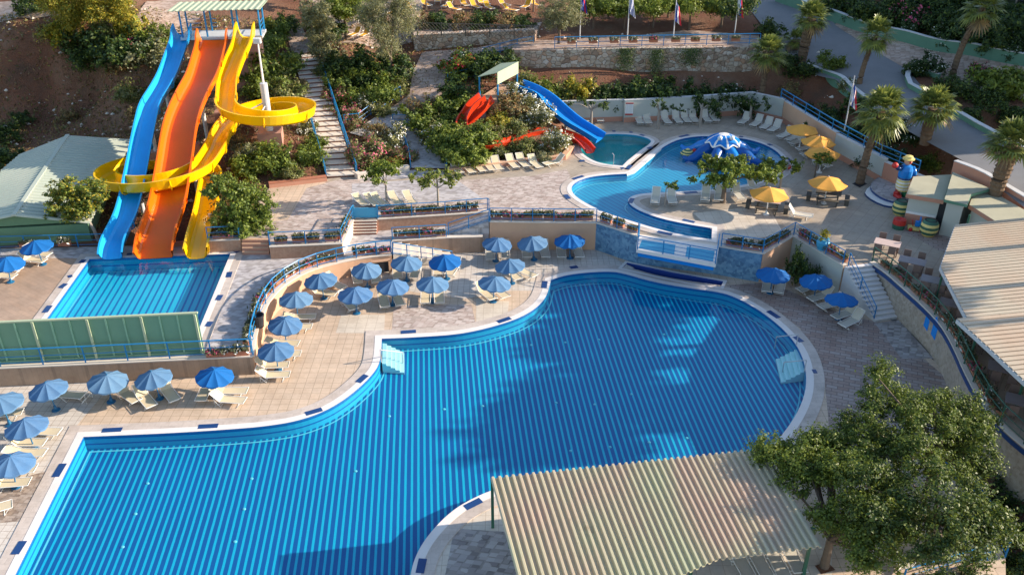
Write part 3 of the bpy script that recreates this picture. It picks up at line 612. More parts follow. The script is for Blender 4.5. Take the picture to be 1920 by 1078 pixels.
# ramp from the landing up to the plaza
a, b, c, d = at(840,440,Z1), at(838,424,Z1), at(916,396.5,Z2), at(917,416,Z2)
tag(MB().add([a, d, c, b, a-Vector((0, 0, .9)), d-Vector((0, 0, 1.9)), c-Vector((0, 0, 1.9)), b-Vector((0, 0, .9))], [(0, 1, 2, 3), (4, 5, 1, 0), (5, 6, 2, 1), (7, 4, 0, 3)]).build('ramp', 'pave_grey'), kind='structure')
# far wall and right wall of the plaza
def plaza_wall(label, pts, h, m, band='pink_plaster'):
    o = strip_wall(label, pts, Z2-.05, Z2+h, tout=.0, tin=.3, mat=m, top='grey_white', z1s=None); L = [p-o.location for p in pts]; A = offset(L, .05, False); mb = MB(); n = len(A)
    mb.add([(p.x, p.y, 0) for p in A]+[(p.x, p.y, .5) for p in A]+[(p.x, p.y, .5) for p in L], [(i, i+1, n+i+1, n+i) for i in range(n-1)]+[(n+i, n+i+1, 2*n+i+1, 2*n+i) for i in range(n-1)]); mb.build('plinth', band, o); return o
plaza_wall('pale grey wall left of the notice board behind the pruned trees', ats([(1050,232),(1168,227.5)], Z2), 2.05, 'pale_plaster')
wf = plaza_wall('pale grey wall with pink base behind the row of loungers', ats([(1169,230),(1300,222.5),(1405,214.5),(1464,228)], Z2), 2.1, 'pale_plaster')
plaza_wall('pink plaster wall under the blue railing, right of the pale wall', ats([(1464.5,228.3),(1560,291)], Z2), 2.0, 'peach')
plaza_wall('grey and pink wall between the tall palm and the statue', ats([(1560.5,291.4),(1650,341)], Z2), 1.9, 'pale_plaster')
plaza_wall('salmon wall behind the painted statue', ats([(1650.5,341.3),(1722,372)], Z2), 1.7, 'pink_plaster')
# notice board
bp = at(1178,229.6,Z2)+Vector((0, -.08, 0)); sg = empty('notice_board', bp, 0, 'white notice board with red bands on the pale wall', 'sign')
MB().box((0, 0, 1.3), (.72, .05, 1.2)).build('panel', 'white', sg)
for z in (1.82, .78): MB().box((0, -.03, z), (.70, .02, .13)).build('red_band', 'red_paint', sg)
mb = MB()
for k in range(9): mb.box((-.2, -.03, .92+.095*k), (.12, .012, .04)); mb.box((.09, -.03, .92+.095*k), (.34, .012, .025))
mb.build('printed_lines', 'grey_white', sg)
# stone walls
def stone(label, pts, z0, z1s, t=.7):
    return strip_wall(label, pts, z0, 0, tout=.05, tin=t, mat='stone_wall', top='stone_wall', name='stone_wall', z1s=z1s, capd=.12)
SW = [at(960,142,4.7), at(1060,141,4.75), at(1200,139,4.8), at(1330,137,4.85), at(1425,134,4.9)]
stone('long rubble stone wall below the blue railing and flagpoles', SW, 3.6, [6.9, 7.2, 7.3, 7.3, 7.3])
tag(MB().prism(SW+[Vector((26, 99, 0)), Vector((3, 99, 0)), Vector((0, 92, 0))], 4, 7.18).build('upper_path', 'path_pink'), kind='structure')
SW2 = [at(778,97,6.3), at(880,92,6.5), at(970,84,6.9), at(1003,78,7.2)]
stone('shorter rubble stone wall under the trellis fence', SW2, 5.4, [7.9, 8.1, 8.25, 8.3])
tag(MB().prism(SW2+[Vector((6, 112, 0)), Vector((-14, 112, 0))], 5, 7.9).build('upper_terrace', 'path_pink'), kind='structure')
ribbon('upper_terrace', [(600,84),(690,88),(775,80)], [(585,-4),(690,-4),(800,-4)], 'path_pink', .05)
ribbon('footpath', [(1003,92),(900,104),(838,118),(834,165),(835,175),(790,205)], [(985,78),(880,95),(792,100),(775,135),(768,180),(735,205)], 'path_pink', .12)
ribbon('footpath', [(735,205),(700,225),(655,252)], [(785,205),(760,225),(690,262)], 'cream_stone', .14)
ribbon('footpath', [(706,226),(742,252),(766,285),(772,319)], [(772,206),(775,236),(822,268),(838,320)], 'pave_grey', .2)
ribbon('footpath', [(250,62),(300,58),(345,66)], [(275,5),(330,-3),(420,-3)], 'path_pink', .1)
ribbon('footpath', [(548,104),(540,75),(545,50)], [(592,100),(575,70),(565,50)], 'path_pink', .12)
ribbon('footpath', [(0,45),(60,36),(130,26)], [(0,5),(60,0),(130,-3)], 'path_pink', .05)
# planter kerbs along the plaza
strip_wall('low terracotta kerb of the slope beside the slides', ats([(505,352),(613,339)], Z2), Z2-.1, Z2+.42, tout=.15, tin=.2, mat='pink_plaster', top='terracotta', name='planter_kerb', cat='kerb')
strip_wall('pale kerb of the pink oleander bed', ats([(668,332),(673,335),(767,320)], Z2), Z2-.1, Z2+.45, tout=.15, tin=.2, mat='cream_stone', name='planter_kerb', cat='kerb')
strip_wall('low kerb behind the row of loungers below the small slides', ats([(841,325),(950,311),(1058,299),(1073,282)], Z2), Z2-.1, Z2+.4, tout=.15, tin=.25, mat='pink_plaster', top='peach', name='planter_kerb', cat='kerb')
strip_wall('low terracotta kerb behind the slide pool', ats([(250,470),(320,463),(389,458)], Z1), Z1-.1, Z1+.3, tout=.05, tin=.2, mat='pink_plaster', top='terracotta', name='planter_kerb', cat='kerb')
# balcony over the waterfall basin
bal = [at(1196,442,Z2), at(1193,469,Z2), at(1342,497,Z2), at(1348,463,Z2)]; b0 = Vector((bal[1].x, bal[1].y, Z2)); L = [p-b0 for p in bal]
bb = empty('waterfall_balcony', b0, 0, 'white balcony ledge with blue edge over the waterfall basin', 'balcony')
MB().prism(L, -.18, .06, bottom=True).build('slab', 'marble', bb); MB().prism(offset(ccw(L), -.12), -.5, -.18, bottom=True).build('fascia', 'kid_blue', bb)
MB().prism([L[0].lerp(L[3], .06).lerp(L[1].lerp(L[2], .06), .3), L[1].lerp(L[2], .03).lerp(L[0], .1), L[1].lerp(L[2], .48).lerp(L[0].lerp(L[3], .48), .1), L[0].lerp(L[3], .48).lerp(L[1].lerp(L[2], .48), .3)], .06, .066).build('skylight', 'teal', bb)
MB().prism([L[0].lerp(L[3], .62).lerp(L[1].lerp(L[2], .62), .3), L[1].lerp(L[2], .62).lerp(L[0].lerp(L[3], .62), .1), L[1].lerp(L[2], .96).lerp(L[0].lerp(L[3], .96), .1), L[0].lerp(L[3], .96).lerp(L[1].lerp(L[2], .96), .3)], .06, .066).build('skylight', 'teal', bb)
# doorway opening in the curved wall
p = at(716,500,.3); d = (L1front[-1]-L1front[-6]).normalized(); q = at(713,484,Z1); n_ = Vector((d.y, -d.x, 0)); c = q+n_*.08; c.z = 0
dw = empty('wall_niche', c, math.atan2(d.y, d.x), 'dark square opening with pale frame in the curved wall', 'niche')
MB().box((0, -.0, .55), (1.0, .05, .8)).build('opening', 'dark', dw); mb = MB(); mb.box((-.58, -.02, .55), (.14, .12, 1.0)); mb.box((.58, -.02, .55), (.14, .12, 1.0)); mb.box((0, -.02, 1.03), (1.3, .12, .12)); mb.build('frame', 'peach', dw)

# ------------------------------------------------------------------ corrugated roofs
def corr(edge, far, pitch=.29, h=.07, prof=((0, 0), (.16, 1), (.46, 1), (.62, 0)), thick=.03):
    """ribs run from the polyline edge to the polyline far; both are lists of (u, point)"""
    def smp(E, u):
        for (u0, p0), (u1, p1) in zip(E[:-1], E[1:]):
            if u <= u1+1e-9: return p0.lerp(p1, max(0, (u-u0))/(u1-u0))
        return E[-1][1].copy()
    L = (edge[-1][1]-edge[0][1]).length; n = int(L/pitch); mb = MB(); A = []; B = []
    for i in range(n):
        for f, k in prof:
            u = min(1, (i+f)/n); A.append(smp(edge, u)+Vector((0, 0, k*h))); B.append(smp(far, u)+Vector((0, 0, k*h)))
    A.append(smp(edge, 1)); B.append(smp(far, 1)); m = len(A); dn = Vector((0, 0, -thick))
    mb.add(A+B+[p+dn for p in A]+[p+dn for p in B], [(i, m+i, m+i+1, i+1) for i in range(m-1)]+[(2*m+i, 2*m+i+1, 3*m+i+1, 3*m+i) for i in range(m-1)]+[(i, i+1, 2*m+i+1, 2*m+i) for i in range(m-1)]+[(m+i, 3*m+i, 3*m+i+1, m+i+1) for i in range(m-1)]+[(0, 2*m, 3*m, m), (m-1, 2*m-1, 4*m-1, 3*m-1)])
    return mb
def up(v, z): return Vector((v.x, v.y, z))
a, b = at(920,897,2.85), at(1433,842,2.85); f = [(0, at(986,1140,2.85)), (.62, at(1225,1112,2.85)), (.66, at(1282,1078,2.85)), (.73, at(1345,1050,2.85)), (1, at(1541,1026,2.85))]
base = Vector((a.x, a.y, 0)); pg = empty('pool_pergola', base, 0, 'open shelter with ribbed green and pink metal roof by the pool', 'shelter')
f0_, ab_ = f[0][1], f[-1][1]-f[0][1]; f = [((p-f0_).dot(b-a)/ab_.dot(b-a), p) for _, p in f]
corr([(0, a-base), (1, b-base)], [(u, p-base) for u, p in f], .295, .115).build('roof', 'roof_metal', pg)
for q in ((924,988), (1290,1110), (1505,1082)):
    g = at(*q, 0)-base; MB().box((g.x, g.y, 1.4), (.13, .13, 2.8)).build('post', 'green_rail', pg)
for s, e in ((a.lerp(f[0][1], .06), b.lerp(f[-1][1], .06)), (a.lerp(f[0][1], .55), b.lerp(f[-1][1], .62))):
    MB().beam(s-base-Vector((0, 0, .12)), e-base-Vector((0, 0, .12)), .09, .14).build('rafter', 'green_rail', pg)
# restaurant roof
def rroof(name, label, eave, x1, z0, z1, posts):
    E = [at(*q, z0) for q in eave]; base = up(E[0], Z2); r = empty(name, base, 0, label, 'roof'); tot = sum((q-p).length for p, q in zip(E[:-1], E[1:])); u = 0; ed = []; fr = []
    for i, p in enumerate(E):
        if i: u += (p-E[i-1]).length/tot
        w = Vector((x1, p.y+(x1-p.x)*.10, z1)); ed.append((u, p-base)); fr.append((u, w-base))
    mb = MB(); segs = list(zip(range(len(E)-1), range(1, len(E))))
    corr(ed, fr, .36, .11, ((0, 0), (.05, 1), (.80, 1), (.85, 0))).build('roof', 'roof_tan', r)
    for i, j in segs: MB().beam(E[i]-base+Vector((0, 0, -.06)), E[j]-base+Vector((0, 0, -.06)), .08, .22).build('gutter', 'grey_white', r)
    for q in posts:
        g = at(*q, Z2)-base; MB().tube([(g.x, g.y, 0), (g.x, g.y, z0-Z2-.05)], .07, 8).build('post', 'green_rail', r)
    return r
rroof('restaurant_roof', 'large pale ribbed roof over the restaurant, upper section', [(1791,424),(1763,502),(1813,599)], 47, 4.75, 5.9, [(1755,560),(1800,470)])
rroof('restaurant_roof', 'large pale ribbed roof over the restaurant, section with tables below', [(1794,600),(1860,660),(1926,722),(2010,800),(2100,880)], 47, 4.72, 5.8, [(1820,668),(1905,760)])
# kiosk
def slab_roof(px, z, fasc, r, base, th=.28, foot=None, zb=Z2):
    P = [p-base for p in ats(px, z)]; P = ccw(P)
    MB().prism(offset(P, -.22), zb-base.z, z-th-base.z).build('wall', 'pale_plaster', r)
    MB().prism(P, z-th-base.z, z-base.z-.012, bottom=True).build('fascia', fasc, r); MB().prism(offset(P, -.03), z-base.z-.012, z-base.z).build('roof', 'kiosk_roof', r)
m_paint('kiosk_roof', (.42, .40, .29), .8, .18, .9, .2, .1)
kb = at(1690,428,Z2); kr = empty('kiosk', kb, 0, 'small kiosk with flat pale roofs and pink fascia beside the statue', 'kiosk')
slab_roof([(1712,331),(1785,327),(1770,376),(1699,364)], 4.4, 'pink_plaster', kr, kb)
slab_roof([(1786,322),(1858,354),(1822,364),(1814,384),(1770,374)], 4.75, 'kerb_green', kr, kb, .2)
slab_roof([(1823,366),(1860,358),(1960,416),(1940,432),(1874,420),(1817,384)], 4.4, 'pink_plaster', kr, kb)
def onwall(p, q, u, z): return p.lerp(q, u)-kb+Vector((0, 0, z-Z2))
W0, W1 = at(1699,364,4.4), at(1770,376,4.4); W0.z = W1.z = Z2; nn = (W1-W0).normalized(); nn = Vector((nn.y, -nn.x, 0)); ang = math.atan2((W1-W0).y, (W1-W0).x)
c = onwall(W0, W1, .5, Z2+.45)-nn*.16; MB().box(c, ((W1-W0).length-.5, .12, .85), ang).build('plinth', 'pink_plaster', kr); MB().box(c+Vector((0, 0, .5)), ((W1-W0).length-.5, .1, .16), ang).build('trim', 'white', kr)
p0, p1 = at(1772,377,4.55), at(1812,384,4.55); c = (p0+p1)/2-kb; MB().box((c.x, c.y+.9, 1.0), ((p1-p0).length*.8, .1, 2.0), ang).build('doorway', 'dark', kr)
# curved statue platform
for k, (pxs, z, lb) in enumerate((([(1619,362),(1626,373),(1650,386),(1672,391),(1692,390),(1700,375),(1660,345),(1640,345)], .16, 'lower'), ([(1647,338),(1632,349),(1630,361),(1644,374),(1666,384),(1692,388),(1715,372),(1660,340)], .34, 'upper'))):
    P = ccw([Vector(v) for v in chaikin(ats(pxs, Z2), it=1)]); b0 = up(P[0], Z2); L = [p-b0 for p in P]; o = MB().prism(L, -.02, z-.03).build('platform_step', 'navy'); o.location = b0
    tag(o, lb+' curved step of the statue platform, white top on navy riser', 'step', 'curved steps of the statue platform'); MB().prism(offset(L, -.02), z-.03, z).build('tread', 'pave_grey' if k else 'white', o)
# left shed
R0, R1, E0, E1 = at(26,405,3.6), at(127,254,3.6), at(169,419,2.75), at(250,262,2.75); F0, F1 = R0+(R0-E0), at(38,290,2.75); F0 = Vector((F0.x-1, F0.y, 2.6))
sb = Vector((R0.x, R0.y, 0)); sh = empty('pump_house', sb, 0, 'low green building with ribbed pale roof left of the slides', 'building')
corr([(0, R0-sb), (1, R1-sb)], [(0, E0-sb), (1, E1-sb)], .5, .10).build('roof', 'shed_roof', sh); corr([(0, F0-sb), (1, F1-sb)], [(0, R0-sb), (1, R1-sb)], .5, .10).build('roof', 'shed_roof', sh)
MB().beam(R0-sb+Vector((0, 0, .06)), R1-sb+Vector((0, 0, .06)), .3, .08).build('ridge_cap', 'shed_roof', sh)
i_ = .4; q = [E0+Vector((-i_, i_, 0)), E1+Vector((-i_, -i_, 0)), R1+Vector((0, -i_, 0)), F1+Vector((i_, -i_, 0)), F0+Vector((i_, i_, 0)), R0+Vector((0, i_, 0))]
MB().prism([v-sb for v in q], -.3, 2.55).build('wall', 'green_wall', sh)
g = MB(); e = Vector((0, i_-.01, 0)); g.add([F0+e-sb, E0+e-sb, R0+e-sb-Vector((0, 0, .1))], [(0, 1, 2)]); g.build('gable', 'green_wall', sh)
MB().box(at(2,468,1.3)-sb+Vector((0, 1.2, .7)), (1.0, .1, 1.6)).build('window', 'glass_dark', sh)
# green splash screen in front of the slide pool
s0, s1 = at(-60,685,Z1), at(384,662,Z1); d = (s1-s0); Ls = d.length; ang = math.atan2(d.y, d.x); sc = empty('splash_screen', s0, ang, 'long green metal screen with upright ribs in front of the slide pool', 'screen')
MB().box((Ls/2, 0, 1.3), (Ls, .05, 2.6)).build('panel', 'screen_green', sc); MB().box((Ls/2, 0, 2.64), (Ls+.1, .16, .08)).build('top_cap', 'pale_green', sc)
k = 0; x = Ls-.12
while x > 0:
    MB().beam((x, -.08, 0), (x, -.08, 2.6), .12, .12).build('frame_post', 'pale_green', sc)
    for j in (1, 2): MB().beam((x-.95*j, -.05, 0), (x-.95*j, -.05, 2.58), .09, .08).build('rib', 'rib_green', sc)
    x -= 2.85
MB().box((Ls/2, -.06, .12), (Ls, .08, .2)).build('bottom_rail', 'screen_green', sc)

# ------------------------------------------------------------------ road, kerb walls, hotel block
ribbon('road', [(1385,-5),(1440,70),(1505,128),(1575,158),(1650,215),(1720,258),(1800,300),(1880,360),(1990,440)], [(1490,-5),(1565,46),(1640,92),(1700,130),(1745,187),(1830,240),(1920,290),(1990,330),(2100,400)], 'asphalt', .06, 60)
ribbon('pavement', [(1565,48),(1640,96),(1712,138),(1765,152),(1925,190)], [(1572,42),(1660,74),(1780,101),(1850,113),(1925,127)], 'path_pink', .075, 40)
def kerb(label, pxs, h, t=.35, mat='kerb_green', top='grey_white', name='kerb_wall'):
    pts = resample([att(*q) for q in pxs], .9); pts = [Vector((p.x, p.y, 0)) for p in pts]; zz = [max(gz(p.x, p.y), tz(p.x, p.y)) for p in pts]; z0 = min(zz)-.5
    return strip_wall(label, pts, z0, 0, tout=t/2, tin=t/2, mat=mat, top=top, name=name, z1s=[z+h for z in zz])
kerb('long green garden wall with pale top above the pavement', [(1455,4),(1520,28),(1565,42),(1660,73),(1780,100),(1850,112),(1930,126)], 1.15)
kerb('green kerb wall round the tip of the planted island', [(1760,150),(1712,134),(1698,148),(1705,166),(1745,187),(1830,240),(1925,293)], .5)
kerb('short kerb with pale top on the road edge beside the bushes', [(1500,118),(1547,137),(1592,164),(1640,200)], .35)
kerb('red brown kerb behind the kiosk by the roadside palm', [(1790,310),(1850,335),(1925,380)], .4, mat='pink_plaster')
hb = att(1860, 30); hb.z = 8.2; hr = empty('hotel_block', hb, -.12, 'dark green building with white window frames at the top right', 'building')
MB().box((4, 6, 3.2), (26, 8, 6.4)).build('wall', 'hotel', hr)
for k, (x, z) in enumerate(((-6.4, .9), (-3.4, .9), (.2, .9), (3.4, .9))):
    w = MB().box((x, 1.97, z+.5), (1.5, .1, 1.9)).build('window', 'white', hr); MB().box((x, 1.93, z+.5), (1.25, .1, 1.65)).build('pane', 'glass_dark', w)
MB().box((-1.5, 1.0, 2.6), (9, 2.2, .15)).build('balcony', 'grey_white', hr)

# ------------------------------------------------------------------ water slides
def chute(pts, w, h, th=.05, n_it=2, step=.45, hs=None, ws=None, corners=(), prof='u', flare=0):
    P = chaikin(pts, corners, n_it, closed=False); P = resample(P, step); n = len(P); mb = MB(); prev = None
    for i, p in enumerate(P):
        t = (P[min(i+1, n-1)]-P[max(i-1, 0)]); t.z *= 1; t.normalize(); s = t.cross(Vector((0, 0, 1))); s.normalize(); u = s.cross(t)
        f = i/(n-1); hh = h*(np.interp(f, *zip(*hs)) if hs else 1); ww = w*(np.interp(f, *zip(*ws)) if ws else 1)
        if prof == 'u': pr = [(-1, 1), (-.97, .55), (-.86, .22), (-.62, .05), (0, 0), (.62, .05), (.86, .22), (.97, .55), (1, 1)]
        else: pr = [(-1, 1), (-.98, .5), (-.95, .15), (-.85, .01), (0, 0), (.85, .01), (.95, .15), (.98, .5), (1, 1)]
        ring = [p+s*(a*ww/2)+u*(b*hh) for a, b in pr]; ro = [p+s*(a*(ww/2+th+(.07 if abs(a) == 1 else 0)))+u*(b*hh-(th if abs(a) < .9 else 0)) for a, b in pr[::-1]]
        ring = ring+ro; m = len(ring); b0 = len(mb.v); mb.v += [tuple(v) for v in ring]
        if prev is not None:
            for k in range(m): mb.f.append((prev+k, prev+(k+1) % m, b0+(k+1) % m, b0+k)); mb.mi.append(0)
        prev = b0
    return mb, P
def shift(mb, base): mb.v = [(x-base.x, y-base.y, z-base.z) for x, y, z in mb.v]; return mb
def joints(P, w, h, every, mat, r, base, prof='u'):
    for i in range(every, len(P)-1, every):
        p = P[i]; t = (P[i+1]-P[i-1]).normalized(); s = t.cross(Vector((0, 0, 1))).normalized(); u = s.cross(t); mb = MB()
        prev = None
        for a, b in [(-1, 1), (-.97, .5), (-.86, .18), (-.62, 0), (0, -.05), (.62, 0), (.86, .18), (.97, .5), (1, 1)]:
            q = p+s*(a*(w/2+.10))+u*(b*h-.115)-base
            if prev is not None: mb.beam(prev, q, .08, .07)
            prev = q
        mb.build('flange', mat, r)
def leg_post(r, base, p, rad=.16, mat='grey_white', block=None, zg=None):
    g = gz(p.x, p.y) if zg is None else zg; z0 = g
    if block: MB().box((p.x-base.x, p.y-base.y, g+block/2-base.z-.3), (1.0, .8, block+.6), .2).build('concrete_block', 'block_pink', r); z0 = g+block
    MB().tube([(p.x-base.x, p.y-base.y, z0-base.z-.1), (p.x-base.x, p.y-base.y, p.z-base.z-.05)], rad, 10).build('support', mat, r)
def straight_slide(name, label, mat, px, z0, z1, w, h, hs, ws=None, sup=(), prof='u'):
    p0, p1 = at(*px[0], z0), at(*px[-1], z1); pts = [p0]; L = (p1-p0).length
    for q in px[1:-1]:
        p = on_plane(*q, p0, p1); zl = z0+(z1-z0)*((up(p, 0)-up(p0, 0)).length/((up(p1, 0)-up(p0, 0)).length)); print('SL', name, q, round(p.z-zl, 2))
        z = zl+max(-1.1, min(1.1, (p.z-zl)*.75)); pts.append(at(*q, z))
    pts.append(p1); mb, P = chute(pts, w, h, hs=hs, ws=ws, prof=prof); base = Vector((p1.x, p1.y, Z1)); r = empty(name, base, 0, label, 'water slide')
    shift(mb, base).build('chute', mat, r, smooth=False); joints(P, w, h, 9, mat, r, base)
    for f, blk in sup:
        p = P[int(f*(len(P)-1))].copy(); p.z -= .1; leg_post(r, base, p+Vector((.2, 0, 0)), block=blk)
    return P
HS = [(0, 1.65), (.03, 1.65), (.055, 1.0), (.9, 1), (1, 1.1)]
ZT = 10.0
straight_slide('blue_slide', 'long straight blue water slide, leftmost of the three', 'slide_blue', [(347,66),(331,110),(318,148),(303,176),(284,205),(276,240),(268,280),(259,330),(249,380),(239,415),(224,445),(214,466),(212,486)], ZT, 1.28, 1.4, .68, HS, sup=((.32, 0), (.5, 1.4), (.75, 0)))
straight_slide('orange_slide', 'wide straight orange water slide in the middle of the three', 'slide_orange', [(403,76),(394,110),(383,150),(366,180),(350,215),(340,250),(333,300),(325,350),(318,390),(306,425),(295,455),(292,484)], ZT, 1.28, 2.35, .72, HS, sup=((.3, 0), (.45, 1.6), (.72, 0)), prof='flat')
C1 = at(507,252,4.4); C1.z = 0; C2 = at(300,334,3.3); C2.z = 0
yp = [at(466,70,ZT), at(456,95,9.4), at(441,130,8.3), at(428,165,7.3)]
R1 = 3.1; nst = 22
for k in range(nst+1):
    th = math.pi+2*math.pi*k/nst; yp.append(Vector((C1.x+R1*math.cos(th), C1.y+R1*math.sin(th), 6.75-1.75*k/nst)))
x1 = C1.x-R1; x2 = C2.x+3.75; yp += [Vector((x1-.1, C1.y-2.5, 4.75)), Vector(((x1+x2)/2, (C1.y+C2.y)/2, 4.45))]
for k in range(nst+1):
    th = -2*math.pi*k/nst; yp.append(Vector((C2.x+3.75*math.cos(th), C2.y+3.3*math.sin(th), 4.1-1.65*k/nst)))
ye = at(370,485,1.28); yp += [at(389,408,1.95), at(377,450,1.55), ye]
mb, P = chute(yp, 1.4, .85, n_it=1, step=.38, hs=[(0, 1.7), (.012, 1.7), (.03, 1), (1, 1)]); ys_b = Vector((ye.x, ye.y, Z1)); yr = empty('yellow_slide', ys_b, 0, 'yellow water slide with two spiral loops, rightmost of the three', 'water slide')
shift(mb, ys_b).build('chute', 'slide_yellow', yr); joints(P, 1.4, .85, 8, 'slide_yellow', yr, ys_b)
# spiral column with its concrete base, struts and floodlight pole
zc = gz(C1.x, C1.y); cb = Vector((C1.x, C1.y, zc)); MB().box((C1.x-ys_b.x, C1.y-ys_b.y, zc+.3-ys_b.z), (1.9, 1.7, 1.5), .15).build('concrete_block', 'block_pink', yr)
MB().tube([(C1.x-ys_b.x, C1.y-ys_b.y, zc+1-ys_b.z), (C1.x-ys_b.x, C1.y-ys_b.y, 8.6-ys_b.z)], .3, 14).build('column', 'grey_white', yr)
for th, z in ((3.6, 6.2), (4.5, 6.0), (5.6, 5.6), (.6, 5.3), (2.2, 4.9)):
    a = Vector((C1.x, C1.y, z+.9)); b = Vector((C1.x+2.5*math.cos(th), C1.y+2.5*math.sin(th), z+.05)); MB().tube([a-ys_b, b-ys_b], .05, 6).build('strut', 'grey_white', yr)
for q, blk in (((415,215,5.2), 1.4), ((365,330,3.6), 0), ((283,385,2.9), 0), ((393,400,2.2), 0)):
    p = at(*q); leg_post(yr, ys_b, p, .14, block=blk)
fp = empty('floodlight_pole', (C1.x, C1.y, 8.6), 0, 'thin white pole with a floodlight above the spiral column', 'lamp post'); hz = ztop(80, C1)-8.6
MB().tube([(0, 0, 0), (0, 0, hz)], [.09, .06], 8).build('pole', 'white', fp); MB().box((0, -.1, hz+.15), (.55, .3, .4)).build('floodlight', 'white', fp); MB().box((0, -.27, hz+.15), (.42, .03, .28)).build('lens', 'grey_white', fp)
# slide tower
tA, tB = at(338,72,ZT), at(492,68,ZT); tw_b = Vector(((tA.x+tB.x)/2, (tA.y+tB.y)/2, gz((tA.x+tB.x)/2, (tA.y+tB.y)/2+1))); tw = empty('slide_tower', tw_b, 0, 'start platform of the slides with pale green roof on blue posts', 'tower')
ang = math.atan2((tB-tA).y, (tB-tA).x); LW = (tB-tA).length; zr = ZT-tw_b.z
M = Matrix.Rotation(ang, 4, 'Z')
def tl(x, y, z): v = M @ Vector((x, y, 0)); return Vector((v.x, v.y, z))
MB().box(tl(0, 1.3, zr-.1), (LW, 2.6, .22), ang).build('platform', 'grey_white', tw); MB().box(tl(0, 1.4, zr/2-.6), (LW-.8, 1.8, zr+.8), ang).build('base_wall', 'block_pink', tw)
zroof = ztop(21, Vector((0, tA.y, 0)))-tw_b.z
P = [tl(-LW/2-.7, -.2, zroof), tl(LW/2+.1, -.2, zroof), tl(LW/2+.4, 2.9, zroof+.12), tl(-LW/2-.3, 2.9, zroof+.12)]; corr([(0, P[3]), (1, P[2])], [(0, P[0]), (1, P[1])], .5, .05).build('roof', 'pale_green', tw)
for fx in (-.47, -.17, .16, .48):
    for y in (.15, 2.4): MB().tube([tl(fx*LW, y, zr), tl(fx*LW, y, zroof)], .08, 8).build('post', 'blue_rail', tw)
for x0, x1 in ((-.47, -.3), (-.17, -.1), (.08, .16)): 
    g = MB()
    for z in (.35, .7, 1.05): g.beam(tl(x0*LW, 2.4, zr+z), tl(x1*LW, 2.4, zr+z), .05, .05)
    g.build('guard_rail', 'blue_rail', tw)
g = MB()
for z in (.35, .7, 1.05): g.beam(tl(.48*LW, .15, zr+z), tl(.48*LW, 2.4, zr+z), .05, .05)
g.build('guard_rail', 'blue_rail', tw)
# small slides and their roofed platform
def free_slide(name, label, mat, p3, w, h, hs=None, sup=(), **k):
    pts = [at(a, b, z) for a, b, z in p3]; mb, P = chute(pts, w, h, hs=hs, step=.35, **k); base = pts[-1].copy(); base.z = Z2; r = empty(name, base, 0, label, 'water slide'); shift(mb, base).build('chute', mat, r); joints(P, w, h, 10, mat, r, base)
    for f in sup: q = P[int(f*(len(P)-1))]; leg_post(r, base, q-Vector((0, 0, .1)), .12)
HK = [(0, 1.6), (.06, 1.6), (.1, 1), (1, 1)]
free_slide('red_slide', 'red slide lane with raised entry below the small tower, inner lane', 'slide_red', [(926,192,5.5),(915,200,5.1),(898,217,4.5),(882,233,3.9),(872,243,3.5)], .7, .36, HK)
free_slide('red_slide', 'red slide that curls behind the bushes into the small pool', 'slide_red', [(908,188,5.6),(892,200,5.2),(876,216,4.6),(864,235,3.9),(872,262,3.4),(905,282,3.1),(950,272,3.0),(985,255,2.9),(1030,249,2.75),(1065,256,2.5),(1092,270,2.3),(1106,287,2.15)], .8, .4, HK)
free_slide('blue_small_slide', 'broad blue slide curving down into the small pool', 'kid_blue', [(975,168,5.4),(998,172,5.3),(1020,186,4.7),(1045,210,3.9),(1072,233,3.2),(1100,249,2.7),(1124,264,2.2)], 1.65, .5, [(0, 1.3), (.1, 1), (1, 1)], sup=(.35, .6), prof='flat')
kt = at(935,176,4.8); kt = up(kt, gz(kt.x, kt.y)); kw = empty('small_tower', kt, 0, 'small slide tower with green gable roof on blue posts', 'tower'); zb = 5.1-kt.z
zf = 7.0
q = [at(896,144,zf), at(939,119,zf), at(933,136,zf+.55), at(972,116,zf+.55), at(933,159,zf-.5), at(972,138,zf-.5)]; q = [v-kt for v in q]
MB().add([q[0], q[2], q[3], q[1]]+[v-Vector((0, 0, .06)) for v in (q[0], q[2], q[3], q[1])], [(0, 1, 2, 3), (7, 6, 5, 4), (0, 4, 5, 1), (3, 2, 6, 7)]).build('roof', 'pale_green', kw)
MB().add([q[2], q[4], q[5], q[3]]+[v-Vector((.06, 0, .03)) for v in (q[2], q[4], q[5], q[3])], [(0, 1, 2, 3), (7, 6, 5, 4), (0, 4, 5, 1), (1, 5, 6, 2)]).build('roof', 'pale_green', kw)
for v in (q[0], q[1], q[4], q[5]): MB().tube([(v.x*.93, v.y*.93, -.5), (v.x*.93, v.y*.93, v.z)], .08, 8).build('post', 'blue_rail', kw)
MB().prism([(q[0].x, q[0].y), (q[4].x, q[4].y), (q[5].x+1.5, q[5].y), (q[1].x, q[1].y)], -.6, zb).build('platform', 'peach', kw)
